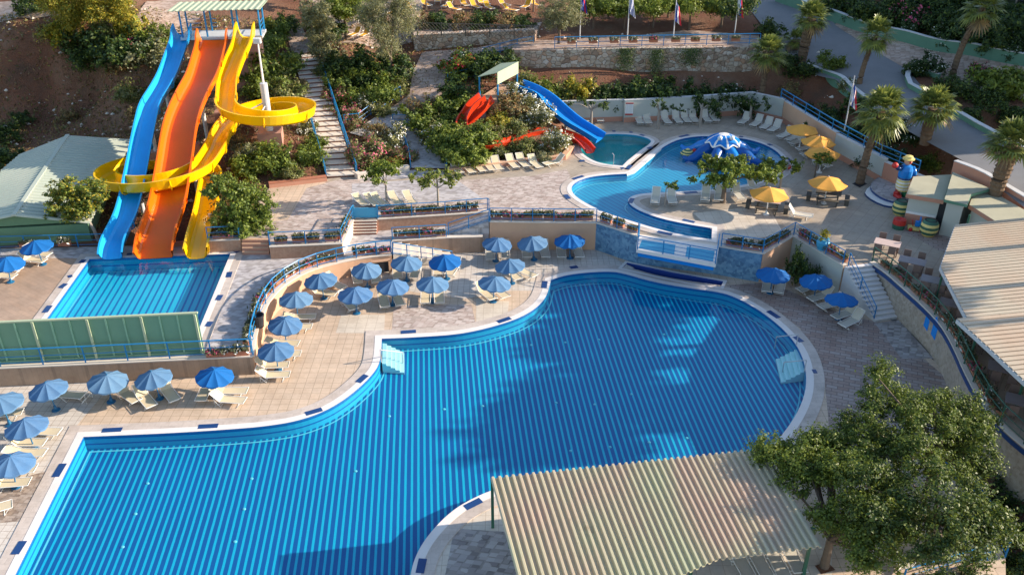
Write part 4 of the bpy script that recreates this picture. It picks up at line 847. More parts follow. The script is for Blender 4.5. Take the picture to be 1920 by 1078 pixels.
# ------------------------------------------------------------------ blue parasols
def canopy_mesh(R, n, z_rim, z_top, sag=.075, scallop=.05, val=.1, gore=6, bow=.035):
    mb = MB(); rings = [0, .25, .5, .75, 1.0]; m = n*gore; V = []
    for ri, f in enumerate(rings):
        for k in range(m):
            w = 2*math.pi*k/m; ph = (k % gore)/gore; dip = math.sin(math.pi*ph)
            r = R*f*(1-bow*dip*f); z = z_top+(z_rim-z_top)*(f**1.12)-sag*dip*f*(1-f*.25)
            V.append((r*math.cos(w), r*math.sin(w), z))
    for k in range(m):
        w = 2*math.pi*k/m; ph = (k % gore)/gore; dip = math.sin(math.pi*ph); r = R*(1.005-bow*dip); V.append((r*math.cos(w), r*math.sin(w), z_rim-val*(.55+.45*dip)-sag*dip*.75))
    F = []
    for i in range(len(rings)):
        for k in range(m): F.append((i*m+k, i*m+(k+1) % m, (i+1)*m+(k+1) % m, (i+1)*m+k))
    return mb.add(V, F)
def make_umb(mat, name='parasol', R=1.06, n=10, zr=1.36, zt=1.80, pole='umb_pole'):
    r = empty(name, (0, 0, -50)); canopy_mesh(R, n, zr, zt, bow=.12 if n == 6 else .035).build('canopy', mat, r, smooth=False)
    MB().tube([(0, 0, 0), (0, 0, zt+.06)], .034, 8).build('pole', pole, r)
    MB().lathe([(.24, 0), (.24, .05), (.09, .09), (.07, .3)], n=12).build('base', pole, r)
    rb = MB()
    for k in range(n):
        w = 2*math.pi*k/n; rb.tube([(.02, 0, zt-.03), (R*math.cos(w)*.97, R*math.sin(w)*.97, zr-.03)], .008, 4, cap=False)
    rb.build('ribs', pole, r); return r
GU = 'blue parasols on the pool terraces'
uf, uv = make_umb('umb_faded'), make_umb('umb_vivid'); used = set()
UMB = [(92,725,0,0,'faded blue parasol beyond the left end of the row below the green screen'),(197,710,0,0,'faded blue parasol below the green screen, left of the middle pair'),(290,704,0,0,'faded blue parasol below the green screen, over three loungers'),(397,701,0,1,'bright blue parasol below the right end of the green screen'),
 (50,796,0,0,'faded blue parasol nearest the left corner of the main pool'),(14,866,0,0,'faded blue parasol cut by the left edge beside the pool, lowest one'),(4,752,0,0,'faded blue parasol half out of the picture on the left edge, above the corner one'),
 (515,653,0,0,'dusty blue parasol at the lower foot of the curved peach wall'),(530,603,0,0,'dusty blue parasol second from below along the curved peach wall'),(553,557,0,0,'dusty blue parasol third from below along the curved peach wall'),(603,521,0,0,'dusty blue parasol where the curved peach wall bends right'),
 (665,548,0,0,'faded blue parasol left in the front terrace row of three'),(686,501,0,0,'faded blue parasol in front of the dark wall niche'),(733,533,0,0,'faded blue parasol in the middle of the front terrace row'),(760,489,0,0,'pale blue parasol just right of the wall niche'),(809,528,0,0,'faded blue parasol right in the front terrace row, above the mosaic paving'),
 (836,486,0,1,'bright royal blue parasol beside the terrace steps'),(924,527,0,0,'faded blue parasol nearest the inner bend of the main pool'),(960,494,0,0,'pale blue and white parasol behind the one at the pool bend'),(929,453,0,0,'faded blue parasol left of three along the tall peach wall'),(1002,451,0,0,'faded blue and white parasol in the middle of three along the tall peach wall'),(1070,448,0,1,'bright blue parasol right of three along the tall peach wall'),
 (1450,511,0,1,'bright blue parasol by the nook at the end of the blue mosaic wall'),(1534,523,0,1,'bright blue parasol between the nook and the shaded stairs'),(1580,559,0,1,'plain bright blue parasol at the foot of the shaded stairs'),
 (70,458,Z1,1,'bright blue parasol by the green building on the slide terrace'),(8,490,Z1,1,'bright blue parasol at the left edge of the slide terrace')]
UMBP = []
for px, py, z, viv, lb in UMB:
    p = at(px, py, z+1.52); p.z = z; UMBP.append(p); src = uv if viv else uf; rz = random.uniform(0, 6.28)
    if src.name not in used: used.add(src.name); src.location = p; src.rotation_euler.z = rz; o = src; o['label'] = lb; o['group'] = GU
    else: o = copy_tree(src, p, rz, lb, GU)
    o['category'] = 'parasol'; o.rotation_euler.x = random.uniform(-.09, .09); o.rotation_euler.y = random.uniform(-.09, .09); s = random.uniform(.93, 1.05); o.scale = (s, s, 1)
uy = make_umb('umb_yellow', 'parasol', 1.4, 6, 1.6, 2.1, 'white'); first = True
for px, py, lb in [(1505,239,'yellow parasol farthest back beside the pink wall'),(1535,261,'yellow parasol second from the back along the pink wall'),(1543,283,'yellow parasol third from the back along the pink wall'),(1553,338,'yellow parasol over the dark picnic table'),(1443,358,'sunlit yellow parasol over the pale topped picnic table')]:
    p = at(px, py, Z2+1.83); p.z = Z2; o = uy if first else copy_tree(uy, p); first = False; o.location = p; o.rotation_euler.z = random.uniform(0, 1); tag(o, lb, 'parasol', 'yellow parasols on the plaza')

# ------------------------------------------------------------------ sun loungers
def make_lounger(mat, frame='white', back=.78, far=False):
    r = empty('sun_lounger', (0, 0, -50)); L, W, z = 1.3, .62, .33; ca, sa = math.cos(back), math.sin(back)
    hx = -.45                       # hinge
    s = MB(); n = 8
    for i in range(n): 
        x0, x1 = hx+L*i/n, hx+L*(i+1)/n; f = lambda x: z-.025*math.sin(math.pi*(x-hx)/L)
        s.add([(x0, -W/2+.04, f(x0)), (x1, -W/2+.04, f(x1)), (x1, W/2-.04, f(x1)), (x0, W/2-.04, f(x0)), (x0, -W/2+.04, f(x0)-.015), (x1, -W/2+.04, f(x1)-.015), (x1, W/2-.04, f(x1)-.015), (x0, W/2-.04, f(x0)-.015)], [(0, 1, 2, 3), (7, 6, 5, 4), (0, 4, 5, 1), (2, 6, 7, 3)])
    s.build('sling', mat, r)
    b = MB(); bl = .72; e = (hx-ca*bl, sa*bl+z); m_ = (hx-ca*bl*.5+.02, sa*bl*.5+z-.025)
    for p, q in (((hx, z), m_), (m_, e)): b.add([(p[0], -W/2+.04, p[1]), (q[0], -W/2+.04, q[1]), (q[0], W/2-.04, q[1]), (p[0], W/2-.04, p[1]), (p[0], -W/2+.04, p[1]-.015), (q[0], -W/2+.04, q[1]-.015), (q[0], W/2-.04, q[1]-.015), (p[0], W/2-.04, p[1]-.015)], [(3, 2, 1, 0), (4, 5, 6, 7), (0, 1, 5, 4), (3, 7, 6, 2)])
    b.build('backrest', mat, r)
    f = MB(); y = W/2
    f.tube([(e[0], -y, e[1]), (hx, -y, z), (hx+L, -y, z), (hx+L, y, z), (hx, y, z), (e[0], y, e[1]), (e[0], -y, e[1])], .02, 5, cap=False)
    if far: 
        for x in (hx-.1, hx+L-.25): f.tube([(x, -y, 0), (x+.08, -y, z), (x+.08, y, z), (x, y, 0)], .02, 5)
        f.build('frame', frame, r); return r
    f.tube([(hx-.28, -y, .30), (hx-.28, y, .30)], .014, 5); f.build('frame', frame, r)
    for x, d in ((hx-.12, .13), (hx+L-.28, -.13)):
        l = MB(); l.tube([(x-d, -y, z), (x+d, -y, .015), (x+d, y, .015), (x-d, y, z)], .018, 5); l.build('leg', frame, r)
    for sy in (-y, y): MB().tube([(hx-ca*.42, sy, sa*.42+z), (hx-.28, sy, .02), (hx+.15, sy, z-.01)], .013, 5).build('prop', frame, r)
    return r
LP = {'c': make_lounger('sling'), 'f': make_lounger('sling', back=.35), 'g': make_lounger('sling_grey', back=.95), 'y': make_lounger('sling_yellow', far=True)}; lused = set()
def lounger(kind, hp, fp, z, lb, group):
    h, f = at(*hp, z), at(*fp, z); d = f-h; c = h.lerp(f, .52); c.z = z; o = LP[kind]
    if kind in lused: o = copy_tree(o, c)
    lused.add(kind); o.location = c; o.rotation_euler = (0, 0, math.atan2(d.y, d.x)); tag(o, lb, 'sun lounger', group); return o
GL = 'cream sun loungers on the lower terrace'
for k, hp, fp, lb in [
 ('c',(176,752),(116,747),'cream lounger in parasol shade, left of the middle pair below the screen'),('c',(229,739),(258,760),'cream lounger right of the parasol left of the middle pair'),('c',(266,746),(285,768),'cream lounger under the left rim of the parasol over three loungers'),('c',(311,734),(329,757),'shaded cream lounger right of the parasol over three loungers'),
 ('c',(390,733),(381,752),'cream lounger left of the bright blue parasol pole, facing the pool'),('f',(404,741),(466,741),'nearly flat cream lounger right of the bright blue parasol pole'),('c',(399,755),(464,760),'sunlit cream lounger with raised back, alone in front of the bright blue parasol'),
 ('f',(58,816),(110,818),'cream lounger behind the corner parasol, foot to the pool'),('c',(22,838),(88,838),'cream lounger with raised back in front of the corner parasol'),('f',(28,857),(82,857),'cream lounger between the corner parasol and the lowest left one'),('f',(8,889),(64,887),'cream lounger just beyond the lowest left parasol'),('c',(-8,917),(54,912),'cream lounger nearest the viewer on the left edge'),('f',(-14,786),(38,781),'cream lounger at the left edge under the half hidden parasol'),('f',(-30,970),(4,960),'cream lounger mostly cut off at the left edge'),
 ('c',(487,694),(540,692),'cream lounger nearer the wall of the pair at the lower wall end'),('c',(488,712),(542,710),'cream lounger nearer the pool of the pair at the lower wall end'),('f',(506,650),(562,652),'cream lounger behind the lowest curved wall parasol'),('f',(514,671),(560,671),'cream lounger in front of the lowest curved wall parasol'),
 ('f',(538,603),(594,601),'cream lounger behind the second curved wall parasol'),('f',(536,620),(582,620),'cream lounger in front of the second curved wall parasol'),('c',(578,552),(636,560),'sunlit cream lounger right of the third curved wall parasol'),('c',(644,565),(666,589),'cream lounger below the left front row parasol'),
 ('c',(717,558),(723,584),'shaded cream lounger left of the middle front row parasol'),('c',(742,557),(752,579),'sunlit cream lounger right of the middle front row parasol'),('c',(799,552),(798,575),'cream lounger left of the right front row parasol'),('c',(824,552),(824,574),'shaded cream lounger right of the right front row parasol'),
 ('c',(898,547),(927,570),'cream lounger left of the parasol at the pool bend'),('c',(928,545),(948,563),'cream lounger right of the parasol at the pool bend'),('c',(620,535),(640,545),'cream lounger in wall shade behind the bend parasol'),('c',(668,518),(672,536),'cream lounger under the niche parasol, left side'),('c',(704,518),(706,534),'cream lounger under the niche parasol, right side'),
 ('c',(745,508),(746,527),'cream lounger left under the pale parasol right of the niche'),('c',(782,508),(776,526),'cream lounger right under the pale parasol right of the niche'),('c',(822,502),(822,520),'cream lounger left under the royal blue parasol'),('c',(856,503),(843,521),'sunlit cream lounger right under the royal blue parasol'),('c',(948,508),(976,534),'cream lounger left of the pale parasol behind the pool bend'),('c',(968,510),(1003,525),'cream lounger right of the pale parasol behind the pool bend'),
 ('g',(918,473),(920,494),'lounger left under the left parasol of the tall peach wall'),('g',(946,471),(948,490),'lounger right under the left parasol of the tall peach wall'),('g',(986,470),(988,489),'lounger left under the middle parasol of the tall peach wall'),('g',(1019,470),(1023,488),'lounger right under the middle parasol of the tall peach wall'),('g',(1051,470),(1053,489),'lounger left under the right parasol of the tall peach wall'),('g',(1081,470),(1087,488),'lounger right under the right parasol of the tall peach wall'),
 ('g',(1440,531),(1436,555),'left lounger of the pair in front of the nook parasol'),('g',(1464,533),(1458,558),'right lounger of the pair in front of the nook parasol'),('g',(1540,539),(1490,554),'shaded lounger farthest from us beside the stairs'),('g',(1560,556),(1512,571),'shaded lounger second in the row beside the stairs'),('g',(1580,572),(1532,585),'shaded lounger third in the row beside the stairs'),('g',(1605,588),(1557,605),'shaded lounger fourth in the row beside the stairs'),('g',(1617,599),(1570,621),'shaded lounger nearest us in the row beside the stairs'),
 ('g',(1382,1052),(1403,1090),'lounger tucked under the pergola edge, leftmost'),('g',(1414,1047),(1434,1084),'lounger tucked under the pergola edge, second from left'),('g',(1445,1042),(1463,1078),'lounger tucked under the pergola edge, third from left'),('g',(1477,1037),(1494,1072),'lounger tucked under the pergola edge, beside the post'),('g',(1652,1040),(1690,1062),'lounger under the big trees at the bottom right')]:
    lounger(k, hp, fp, 0, lb, GL)
for i, (hp, fp, lb) in enumerate([((52,479),(98,486),'lounger behind the parasol by the green building'),((40,491),(90,498),'sunlit lounger before the parasol by the green building'),((-4,506),(44,514),'lounger behind the edge parasol of the slide terrace'),((-16,521),(32,527),'lounger before the edge parasol of the slide terrace')]): lounger('c', hp, fp, Z1, 'cream '+lb, 'cream sun loungers on the slide terrace')
G2 = 'cream sun loungers on the plaza'
for i, (hp, fp) in enumerate([((849,315),(866,333)),((871,315),(888,332)),((892,313),(908,329)),((912,311),(925,327)),((927,310),(939,325)),((954,307),(969,321)),((973,305),(988,319)),((997,309),(1011,320))]):
    lounger('c', hp, fp, Z2, ORD[i]+' lounger from the left in the row under the bushes of the small slides', G2)
lounger('c', (1058,306), (1016,316), Z2, 'low lounger turned sideways at the right end of the bush row', G2)
for i, (hp, fp) in enumerate([((672,377),(676,392)),((694,377),(697,391)),((707,376),(710,390)),((738,374),(738,388)),((766,373),(765,387))]): lounger('f', (hp[0], hp[1]+3), (fp[0]+8, fp[1]-2), Z2, ORD[i]+' lounger from the left behind the railing and teal board', G2)
for hp, fp, lb in [((1230,371),(1227,388),'left lounger by the little tree on the curved pool spit'),((1257,371),(1261,388),'right lounger by the little tree on the curved pool spit'),((1323,366),(1321,383),'lounger left of the spreading tree trunk'),((1348,366),(1346,383),'lounger close to the spreading tree trunk'),((1375,362),(1393,382),'sunlit lounger between tree trunk and yellow parasol'),((1400,352),(1434,368),'sunlit lounger behind the pale topped picnic table'),((1527,308),(1552,318),'white lounger by the small round tree near the pink wall'),((1487,407),(1512,411),'white chair lounger right of the pale topped picnic table')]: lounger('g', hp, fp, Z2, lb, G2)
for i, (hp, fp) in enumerate([((1194,223),(1203,241)),((1209,223),(1218,241)),((1241,223),(1256,240)),((1262,222),(1277,239)),((1278,221),(1293,238)),((1293,221),(1308,237)),((1316,220),(1331,237)),((1332,219),(1345,235))]): lounger('g', hp, fp, Z2, ORD[i]+' lounger from the left in the far row along the pale wall', G2)
for i, (hp, fp) in enumerate([((1096,219),(1101,238)),((1119,219),(1128,237))]): lounger('g', hp, fp, Z2, ('left', 'right')[i]+' lounger beside the flat tree left of the notice board', G2)
for i, (hp, fp) in enumerate([((1406,224),(1382,241)),((1430,228),(1404,246)),((1448,233),(1423,251)),((1464,239),(1438,255)),((1488,252),(1454,266)),((1504,257),(1469,272)),((1513,266),(1475,278)),((1532,279),(1488,288)),((1536,291),(1500,297))]): lounger('g', hp, fp, Z2, ORD[i]+' lounger from the back in the curved row along the splash pool', G2)
for i, (px, py, a) in enumerate([(629,66,-1.5),(664,70,-2.0),(683,71,-1.9),(650,40,-2),(677,42,-2.2),(733,30,-2),(770,20,-1),(800,14,-1),(838,16,-2),(852,22,-.8),(872,14,-1.2),(893,18,-1),(907,12,-.9),(918,20,-1.1),(946,14,-1),(958,24,-.6),(985,18,-2),(760,8,-1),(822,6,-1.6),(700,14,-2),(1005,14,-1)]):
    o = LP['y'] if 'y' not in lused else copy_tree(LP['y'], (0, 0, 0)); lused.add('y'); p = att(px, py); zz = max(p.z, 7.9 if px > 770 else gz(p.x, p.y))+.05; p = at(px, py, zz); o.location = p; o.rotation_euler = (0, 0, a)
    tag(o, 'yellow lounger on the upper terrace, '+ORD[i]+' counted from the garden stairs side' if i < 20 else 'yellow lounger on the upper terrace nearest the flagpoles', 'sun lounger', 'yellow loungers on the upper terrace')

# ------------------------------------------------------------------ railings
def railing(label, pts, h=1.0, sp=1.9, mat='blue_rail', rails=(1, .55, .18), r=.032, name='railing', post_h=None, group=None):
    pts = [Vector(p) for p in pts]; base = pts[0].copy(); L = [p-base for p in pts]; o = empty(name, base, 0, label, 'railing', group)
    for f in rails: MB().tube([p+Vector((0, 0, h*f)) for p in L], r if f == rails[0] else r*.62, 6).build('rail', mat, o)
    for i, (a, b) in enumerate(zip(L[:-1], L[1:])):
        n = max(1, round((b-a).length/sp)) if (b-a).length > sp*.6 else 1
        for k in range(n if i < len(L)-2 else n+1):
            if (b-a).length < sp*.6 and i % max(1, round(sp/max(.01, (b-a).length))) and i < len(L)-2: continue
            p = a.lerp(b, k/n); MB().beam(p, p+Vector((0, 0, h)), .06, .06).build('post', mat, o)
    return o
def inset(pts, d): return [Vector((p.x, p.y, p.z)) for p in offset(pts, -d, False)]
def zup(pts, z): return [Vector((p.x, p.y, z)) for p in pts]
railing('long blue railing in front of the green splash screen', zup(inset(L1front[:3], .1), Z1+.045), 1.05, 2.1, r=.04)
cur = resample(L1front[3:], 1.35); railing('curved blue railing with planters above the parasol terrace', zup(inset(cur, .1), Z1+.045), 1.0, 1.35, r=.04)
railing('slanting blue handrail down the white terrace steps', [at(737,478,Z1), at(790,486,.65), at(812,489,.5), at(848,494,0)], .95, 1.2)
railing('short blue railing above the ledge right of the yellow slide', ats([(390,449),(449,446.5),(452,440)], Z2+.04), .9, 1.6)
railing('blue railing on the ledge between the pink steps and white side wall', ats([(506,458),(506,460),(640,454.5),(661,411),(664,408)], Z2+.045), .95, 1.9)
railing('blue railing with planters behind the ramp, right of the teal board', ats([(709,409),(835,401),(914,394.5),(917,396)], Z2+.04), .95, 2.0)
railing('blue railing of the small planter landing', ats([(736,450),(837,444)], Z1+.045), .95, 1.6)
railing('blue handrail along the open side of the ramp', [at(841,441,Z1+.05), at(917,416,Z2+.04)], .95, 1.7)
railing('blue railing with long planter row above the tall peach wall', ats([(919,413.5),(1118,415.5),(1196,440.5)], Z2+.045), .95, 1.55)
railing('blue railing round the waterfall balcony', ats([(1198,444),(1195,467.5),(1341,495),(1346,464)], Z2+.06), 1.0, 2.0, rails=(1, .7, .4, .15))
railing('blue railing from the balcony round the nook to the stairs', ats([(1352,461.5),(1430,473.5),(1488,440.5),(1580,495)], Z2+.045), .95, 1.7)
railing('blue handrail down the shaded stone stairs', [at(1590,499,Z2), at(1612,545,1.1), at(1638,600,.05)], .95, 1.5)
gr = resample(L2right, 1.7); railing('green railing with planters along the restaurant terrace edge', zup(inset(gr, .12), Z2+.06), 1.0, 1.7, mat='green_rail', r=.035)
railing('blue railing on top of the long rubble wall', [Vector((p.x, p.y+.2, 7.2)) for p in resample([at(1040,92,7.2), at(1200,89,7.2), at(1425,85,7.2)], 2.1)], 1.05, 2.1, r=.045)
railing('blue railing on the pink wall below the palms', [at(1464,184,4.2), at(1560,243,4.15), at(1650,292,4.0), at(1722,322,3.9)], .85, 2.2, r=.045)
def slope_rail(label, pxs, h=.95, sp=1.8, lift=.1): 
    P = resample([att(*q) for q in pxs], sp); return railing(label, [Vector((p.x, p.y, max(gz(p.x, p.y), tz(p.x, p.y))+lift)) for p in P], h, sp)
A, B = at(670,331,Z2), at(594,101,6.3); railing('long blue handrail on the right of the garden stairs', [A.lerp(B, k/12) for k in range(13)], 1.0, 1.9, r=.04)
A, B = at(612,333,Z2), at(582,225,4.2); railing('short blue handrail on the lower left of the garden stairs', [A.lerp(B, k/6) for k in range(7)], .9, 1.6)
slope_rail('blue railing on the left side of the grey ramp', [(770,318),(765,288),(752,266)]); slope_rail('blue railing on the right side of the grey ramp', [(838,320),(826,272),(780,240),(737,238)])
slope_rail('blue railing beside the pale path behind the pink oleanders', [(646,238),(662,243),(700,215),(752,184)]); slope_rail('blue fence at the top of the small slide garden', [(840,158),(898,146),(940,150),(985,162)], .9)
slope_rail('thin blue railing along the upper ramp path', [(905,110),(1000,88)], .9)
railing('blue railing at the back of the slide terrace by the green building', [at(-40,470,Z1), at(0,467,Z1), at(196,462,Z1)], .95, 1.9)
railing('dark blue railing at the lower right edge under the trees', [at(1737,864,0), at(1790,896,0), at(1850,976,0), at(1884,1044,0)], 1.0, 2.0); railing('pale blue handrail above the hedge in the bottom right corner', [at(1690,1098,0), at(1852,1050,0)], .95, 2.4)

# ------------------------------------------------------------------ planter boxes
def leafmesh(name, C, N, S, mats, mi=None, asp=.5, fold=.25):
    """one folded rhombus leaf per row of C, facing N, size S"""
    n = len(C); N = N/np.linalg.norm(N, axis=1)[:, None]; T = rng.normal(size=(n, 3)); T -= (T*N).sum(1)[:, None]*N; T /= np.linalg.norm(T, axis=1)[:, None]; B = np.cross(N, T); S = np.asarray(S).reshape(-1, 1)
    V = np.stack([C-T*S*.5, C+B*S*asp*.5+N*S*fold*.3, C+T*S*.5-N*S*.12, C-B*S*asp*.5+N*S*fold*.3], 1).reshape(-1, 3)
    me = bpy.data.meshes.new(name); me.vertices.add(4*n); me.vertices.foreach_set('co', V.astype(np.float32).ravel()); me.loops.add(4*n); me.loops.foreach_set('vertex_index', np.arange(4*n, dtype=np.int32))
    me.polygons.add(n); me.polygons.foreach_set('loop_start', np.arange(0, 4*n, 4, dtype=np.int32))
    for m in mats: me.materials.append(MAT[m])
    if mi is not None: me.polygons.foreach_set('material_index', mi.astype(np.int32))
    me.update(calc_edges=True); return me
def obj(name, me, parent=None):
    o = bpy.data.objects.new(name, me); COL.objects.link(o)
    if parent is not None: o.parent = parent
    return o
plant_me = []
for v in range(4):
    n = 190; C = np.column_stack([rng.uniform(-.42, .42, n), rng.normal(0, .12, n), rng.uniform(.24, .52, n)]); N = np.column_stack([rng.normal(0, .8, n), rng.normal(0, .8, n), rng.uniform(.1, 1, n)])
    mi = (rng.random(n) < (.12, .05, .2, 0)[v]).astype(int); plant_me.append(leafmesh('plant', C, N, rng.uniform(.16, .32, n), ['succulent', 'flower_white' if v != 2 else 'flower_pink'], mi, .35))
def make_planter(L=.8):
    r = empty('planter_box', (0, 0, -50)); mb = MB(); t = .03
    for x0, x1, y0, y1 in ((-L/2, L/2, -.15, -.15+t), (-L/2, L/2, .15-t, .15), (-L/2, -L/2+t, -.15+t, .15-t), (L/2-t, L/2, -.15+t, .15-t)): mb.box(((x0+x1)/2, (y0+y1)/2, .13), (x1-x0, y1-y0, .26))
    mb.box((0, 0, .02), (L-.06, .24, .04)); mb.box((0, 0, .275), (L+.04, .34, .03), mi=0); mb.build('box', 'terracotta', r); o = obj('plant', plant_me[0], r); return r
pl0 = make_planter(); pl_first = [True]; pcount = 0
def planters(pts, n, where, z, d=.34, pad=.6, dirn='left', plant=True, lift=0):
    P = inset(pts, d); tot = sum((b-a).length for a, b in zip(P[:-1], P[1:]))
    for k in range(n):
        s = pad+(tot-2*pad)*(k+.0 if n == 1 else k/(n-1))+random.uniform(-.12, .12); acc = 0
        for a, b in zip(P[:-1], P[1:]):
            l = (b-a).length
            if acc+l >= s or b is P[-1]: p = a.lerp(b, min(1, max(0, (s-acc)/l))); t = (b-a); break
            acc += l
        if pl_first[0]: o = pl0; pl_first[0] = False
        else: o = copy_tree(pl0, (0, 0, 0))
        o.location = (p.x, p.y, z+lift); o.rotation_euler = (0, 0, math.atan2(t.y, t.x)+random.uniform(-.06, .06))
        for c in children_of(o):
            if c.name.startswith('plant'): c.data = plant_me[random.randrange(4)]; c.scale = (1, 1, random.uniform(.75, 1.2))
        tag(o, 'terracotta planter box, '+(ORD[k]+' from the '+dirn+' ' if n > 2 else ('left one ' if k == 0 else 'right one '))+where, 'planter', 'terracotta planter boxes along the railings')
planters(L1front[3:-6], 17, 'along the curved railing above the parasol terrace', Z1+.045, .42, 1.0, 'lower end'); planters(L1front[-6:], 3, 'on the railing above the niche', Z1+.045, .42, .5)
planters([at(385,673,Z1), at(470,668.5,Z1)], 3, 'right of the green splash screen', Z1+.045, .2, .55)
planters(ats([(390,451),(449,448.5)], Z2), 2, 'on the ledge right of the yellow slide', Z2+.04, .25, .8); planters(ats([(506,461.5),(640,455.5)], Z2), 4, 'on the ledge right of the pink steps', Z2+.045, .35, .6); planters(ats([(643,452),(660,416)], Z2), 3, 'on the white side wall', Z2+.05, .25, .6, 'lower end')
planters(ats([(712,410.5),(905,398)], Z2), 9, 'behind the ramp', Z2+.04, .35, .6); planters(ats([(737,451),(836,446)], Z1), 5, 'on the small landing', Z1+.045, .35, .5); planters(ats([(920,415),(1117,417)], Z2), 10, 'above the tall peach wall', Z2+.045, .36, .5); planters(ats([(1122,419),(1192,441)], Z2), 3, 'above the blue mosaic wall', Z2+.045, .36, .5)
planters(ats([(1354,463),(1428,475)], Z2), 4, 'right of the balcony', Z2+.045, .36, .5); planters(ats([(1432,474),(1485,444)], Z2), 4, 'on the slanted side of the nook', Z2+.04, .3, .5); planters(ats([(1490,445),(1578,495)], Z2), 6, 'on the wall before the shaded stairs', Z2+.05, .36, .5)
planters(L2right[:-8], 15, 'along the green railing', Z2+.06, .4, 1.0, 'upper end'); planters([at(1050,91,7.2), at(1400,85,7.2)], 9, 'on top of the rubble wall', 7.2, -.05, 1.2, lift=.45); planters(ats([(30,466),(150,464)], Z1), 2, 'hung by the railing of the green building', Z1, -.15, .8, lift=.25)

# ------------------------------------------------------------------ tables, chairs and other furniture
def make_picnic(top):
    r = empty('picnic_table', (0, 0, -50)); w = MB()
    for k in range(6): w.box((0, -.475+.19*k, .74), (1.8, .17, .045))
    w.build('table_top', top, r)
    for x in (-.7, .7):
        for y in (-.4, .4): MB().beam((x, y*1.1, 0), (x, y*.8, .72), .08, .08).build('leg', 'wood_dark', r)
    MB().box((0, 0, .6), (1.5, .07, .1)).build('stretcher', 'wood_dark', r)
    for cx, cy, l, a in ((0, -.95, 1.6, 0), (0, .95, 1.6, 0), (-1.35, 0, 1.1, math.pi/2), (1.35, 0, 1.1, math.pi/2)):
        b = MB().box((cx, cy, .44), (l, .34, .05), a).build('bench', 'wood_dark', r); L_ = l
        for s in (-1, 1): MB().box((cx+math.cos(a)*s*L_*.42, cy+math.sin(a)*s*L_*.42, .21), (.07, .3, .42), a).build('bench_leg', 'wood_dark', b)
    return r
for px, py, top, lb in ((1551,377,'wood_dark','dark wooden picnic table with benches under the yellow parasol'),(1438,392,'wood_pink','pale topped picnic table with dark benches in the sun')):
    o = make_picnic(top); o.location = at(px, py, Z2); o.rotation_euler.z = -.35; tag(o, lb, 'picnic table', 'picnic tables on the plaza')
def make_chair():
    r = empty('dining_chair', (0, 0, -50)); MB().box((0, 0, .45), (.46, .46, .05)).build('seat', 'chair_brown', r); MB().box((0, .22, .72), (.44, .04, .5)).build('backrest', 'chair_brown', r)
    for x in (-.2, .2):
        for y in (-.2, .2): MB().box((x, y, .215), (.04, .04, .43)).build('leg', 'chair_brown', r)
    return r
def make_table(top):
    r = empty('dining_table', (0, 0, -50)); MB().box((0, 0, .73), (1.6, .95, .05)).build('table_top', top, r)
    for x in (-.7, .7):
        for y in (-.4, .4): MB().box((x, y, .355), (.07, .07, .71)).build('leg', 'chair_brown', r)
    return r
t0, t1, ch0 = make_table('wood_pink'), make_table('table_top'), make_chair(); tc = 0; chf = True; tf = True
TBL = [(1660,474,'pale pink table at the upper railing end'),(1706,508,'dark table before the restaurant roof'),(1748,545,'dark table at the left corner of the restaurant roof'),(1785,590,'dark table near the green post'),(1852,650,'dark table in the notch of the restaurant roof'),(1878,712,'dark table under the front roof section, upper one'),(1912,775,'dark table under the front roof section, lower one')]
for i, (px, py, lb) in enumerate(TBL):
    p = at(px, py, Z2); a = -.5
    if i == 0: o = t0
    elif tf: o = t1; tf = False
    else: o = copy_tree(t1, p)
    o.location = p; o.rotation_euler.z = a; tag(o, lb, 'table', 'restaurant tables'); ca, sa = math.cos(a), math.sin(a)
    for k, (x, y, rz) in enumerate(((-.42, .78, 0), (.42, .8, 0), (-.42, -.78, math.pi), (.42, -.76, math.pi))):
        q = ch0 if chf else copy_tree(ch0, p); chf = False; q.location = (p.x+x*ca-y*sa, p.y+x*sa+y*ca, Z2); q.rotation_euler.z = a+rz+random.uniform(-.2, .2)
        tag(q, 'brown chair '+('behind left', 'behind right', 'in front left', 'in front right')[k]+' at '+lb.replace('just ', '').replace(' of the restaurant roof', ' of the roof').replace(', upper one', ', upper').replace(', lower one', ', lower'), 'chair', 'brown chairs at the restaurant tables')
# teal board above the four steps
p = at(664,409.5,Z2); q = at(708,408.5,Z2); d = q-p; tb = empty('low_barrier', p, math.atan2(d.y, d.x), 'teal solid board closing the gap above the four white steps', 'barrier'); MB().box((d.length/2, 0, .42), (d.length, .06, .75)).build('board', 'teal', tb)
for x in (0, d.length): MB().box((x, 0, .5), (.12, .12, 1.0)).build('post', 'teal', tb)
p = at(486,612,Z1); o = MB().lathe([(.28, 0), (.36, .7), (.39, .72), (.39, .8), (.33, .8), (.3, .6), (.0, .6)], n=16).build('waste_bin', 'dark'); o.location = p; tag(o, 'dark round pot standing inside the curved railing', 'pot')
p = att(906,222); p.z -= .5; o = MB().tube([(0, 0, 0), (0, 0, 2.2)], .28, 14).build('white_column', 'grey_white'); o.location = p; tag(o, 'short white round column among the bushes of the small slides', 'column')
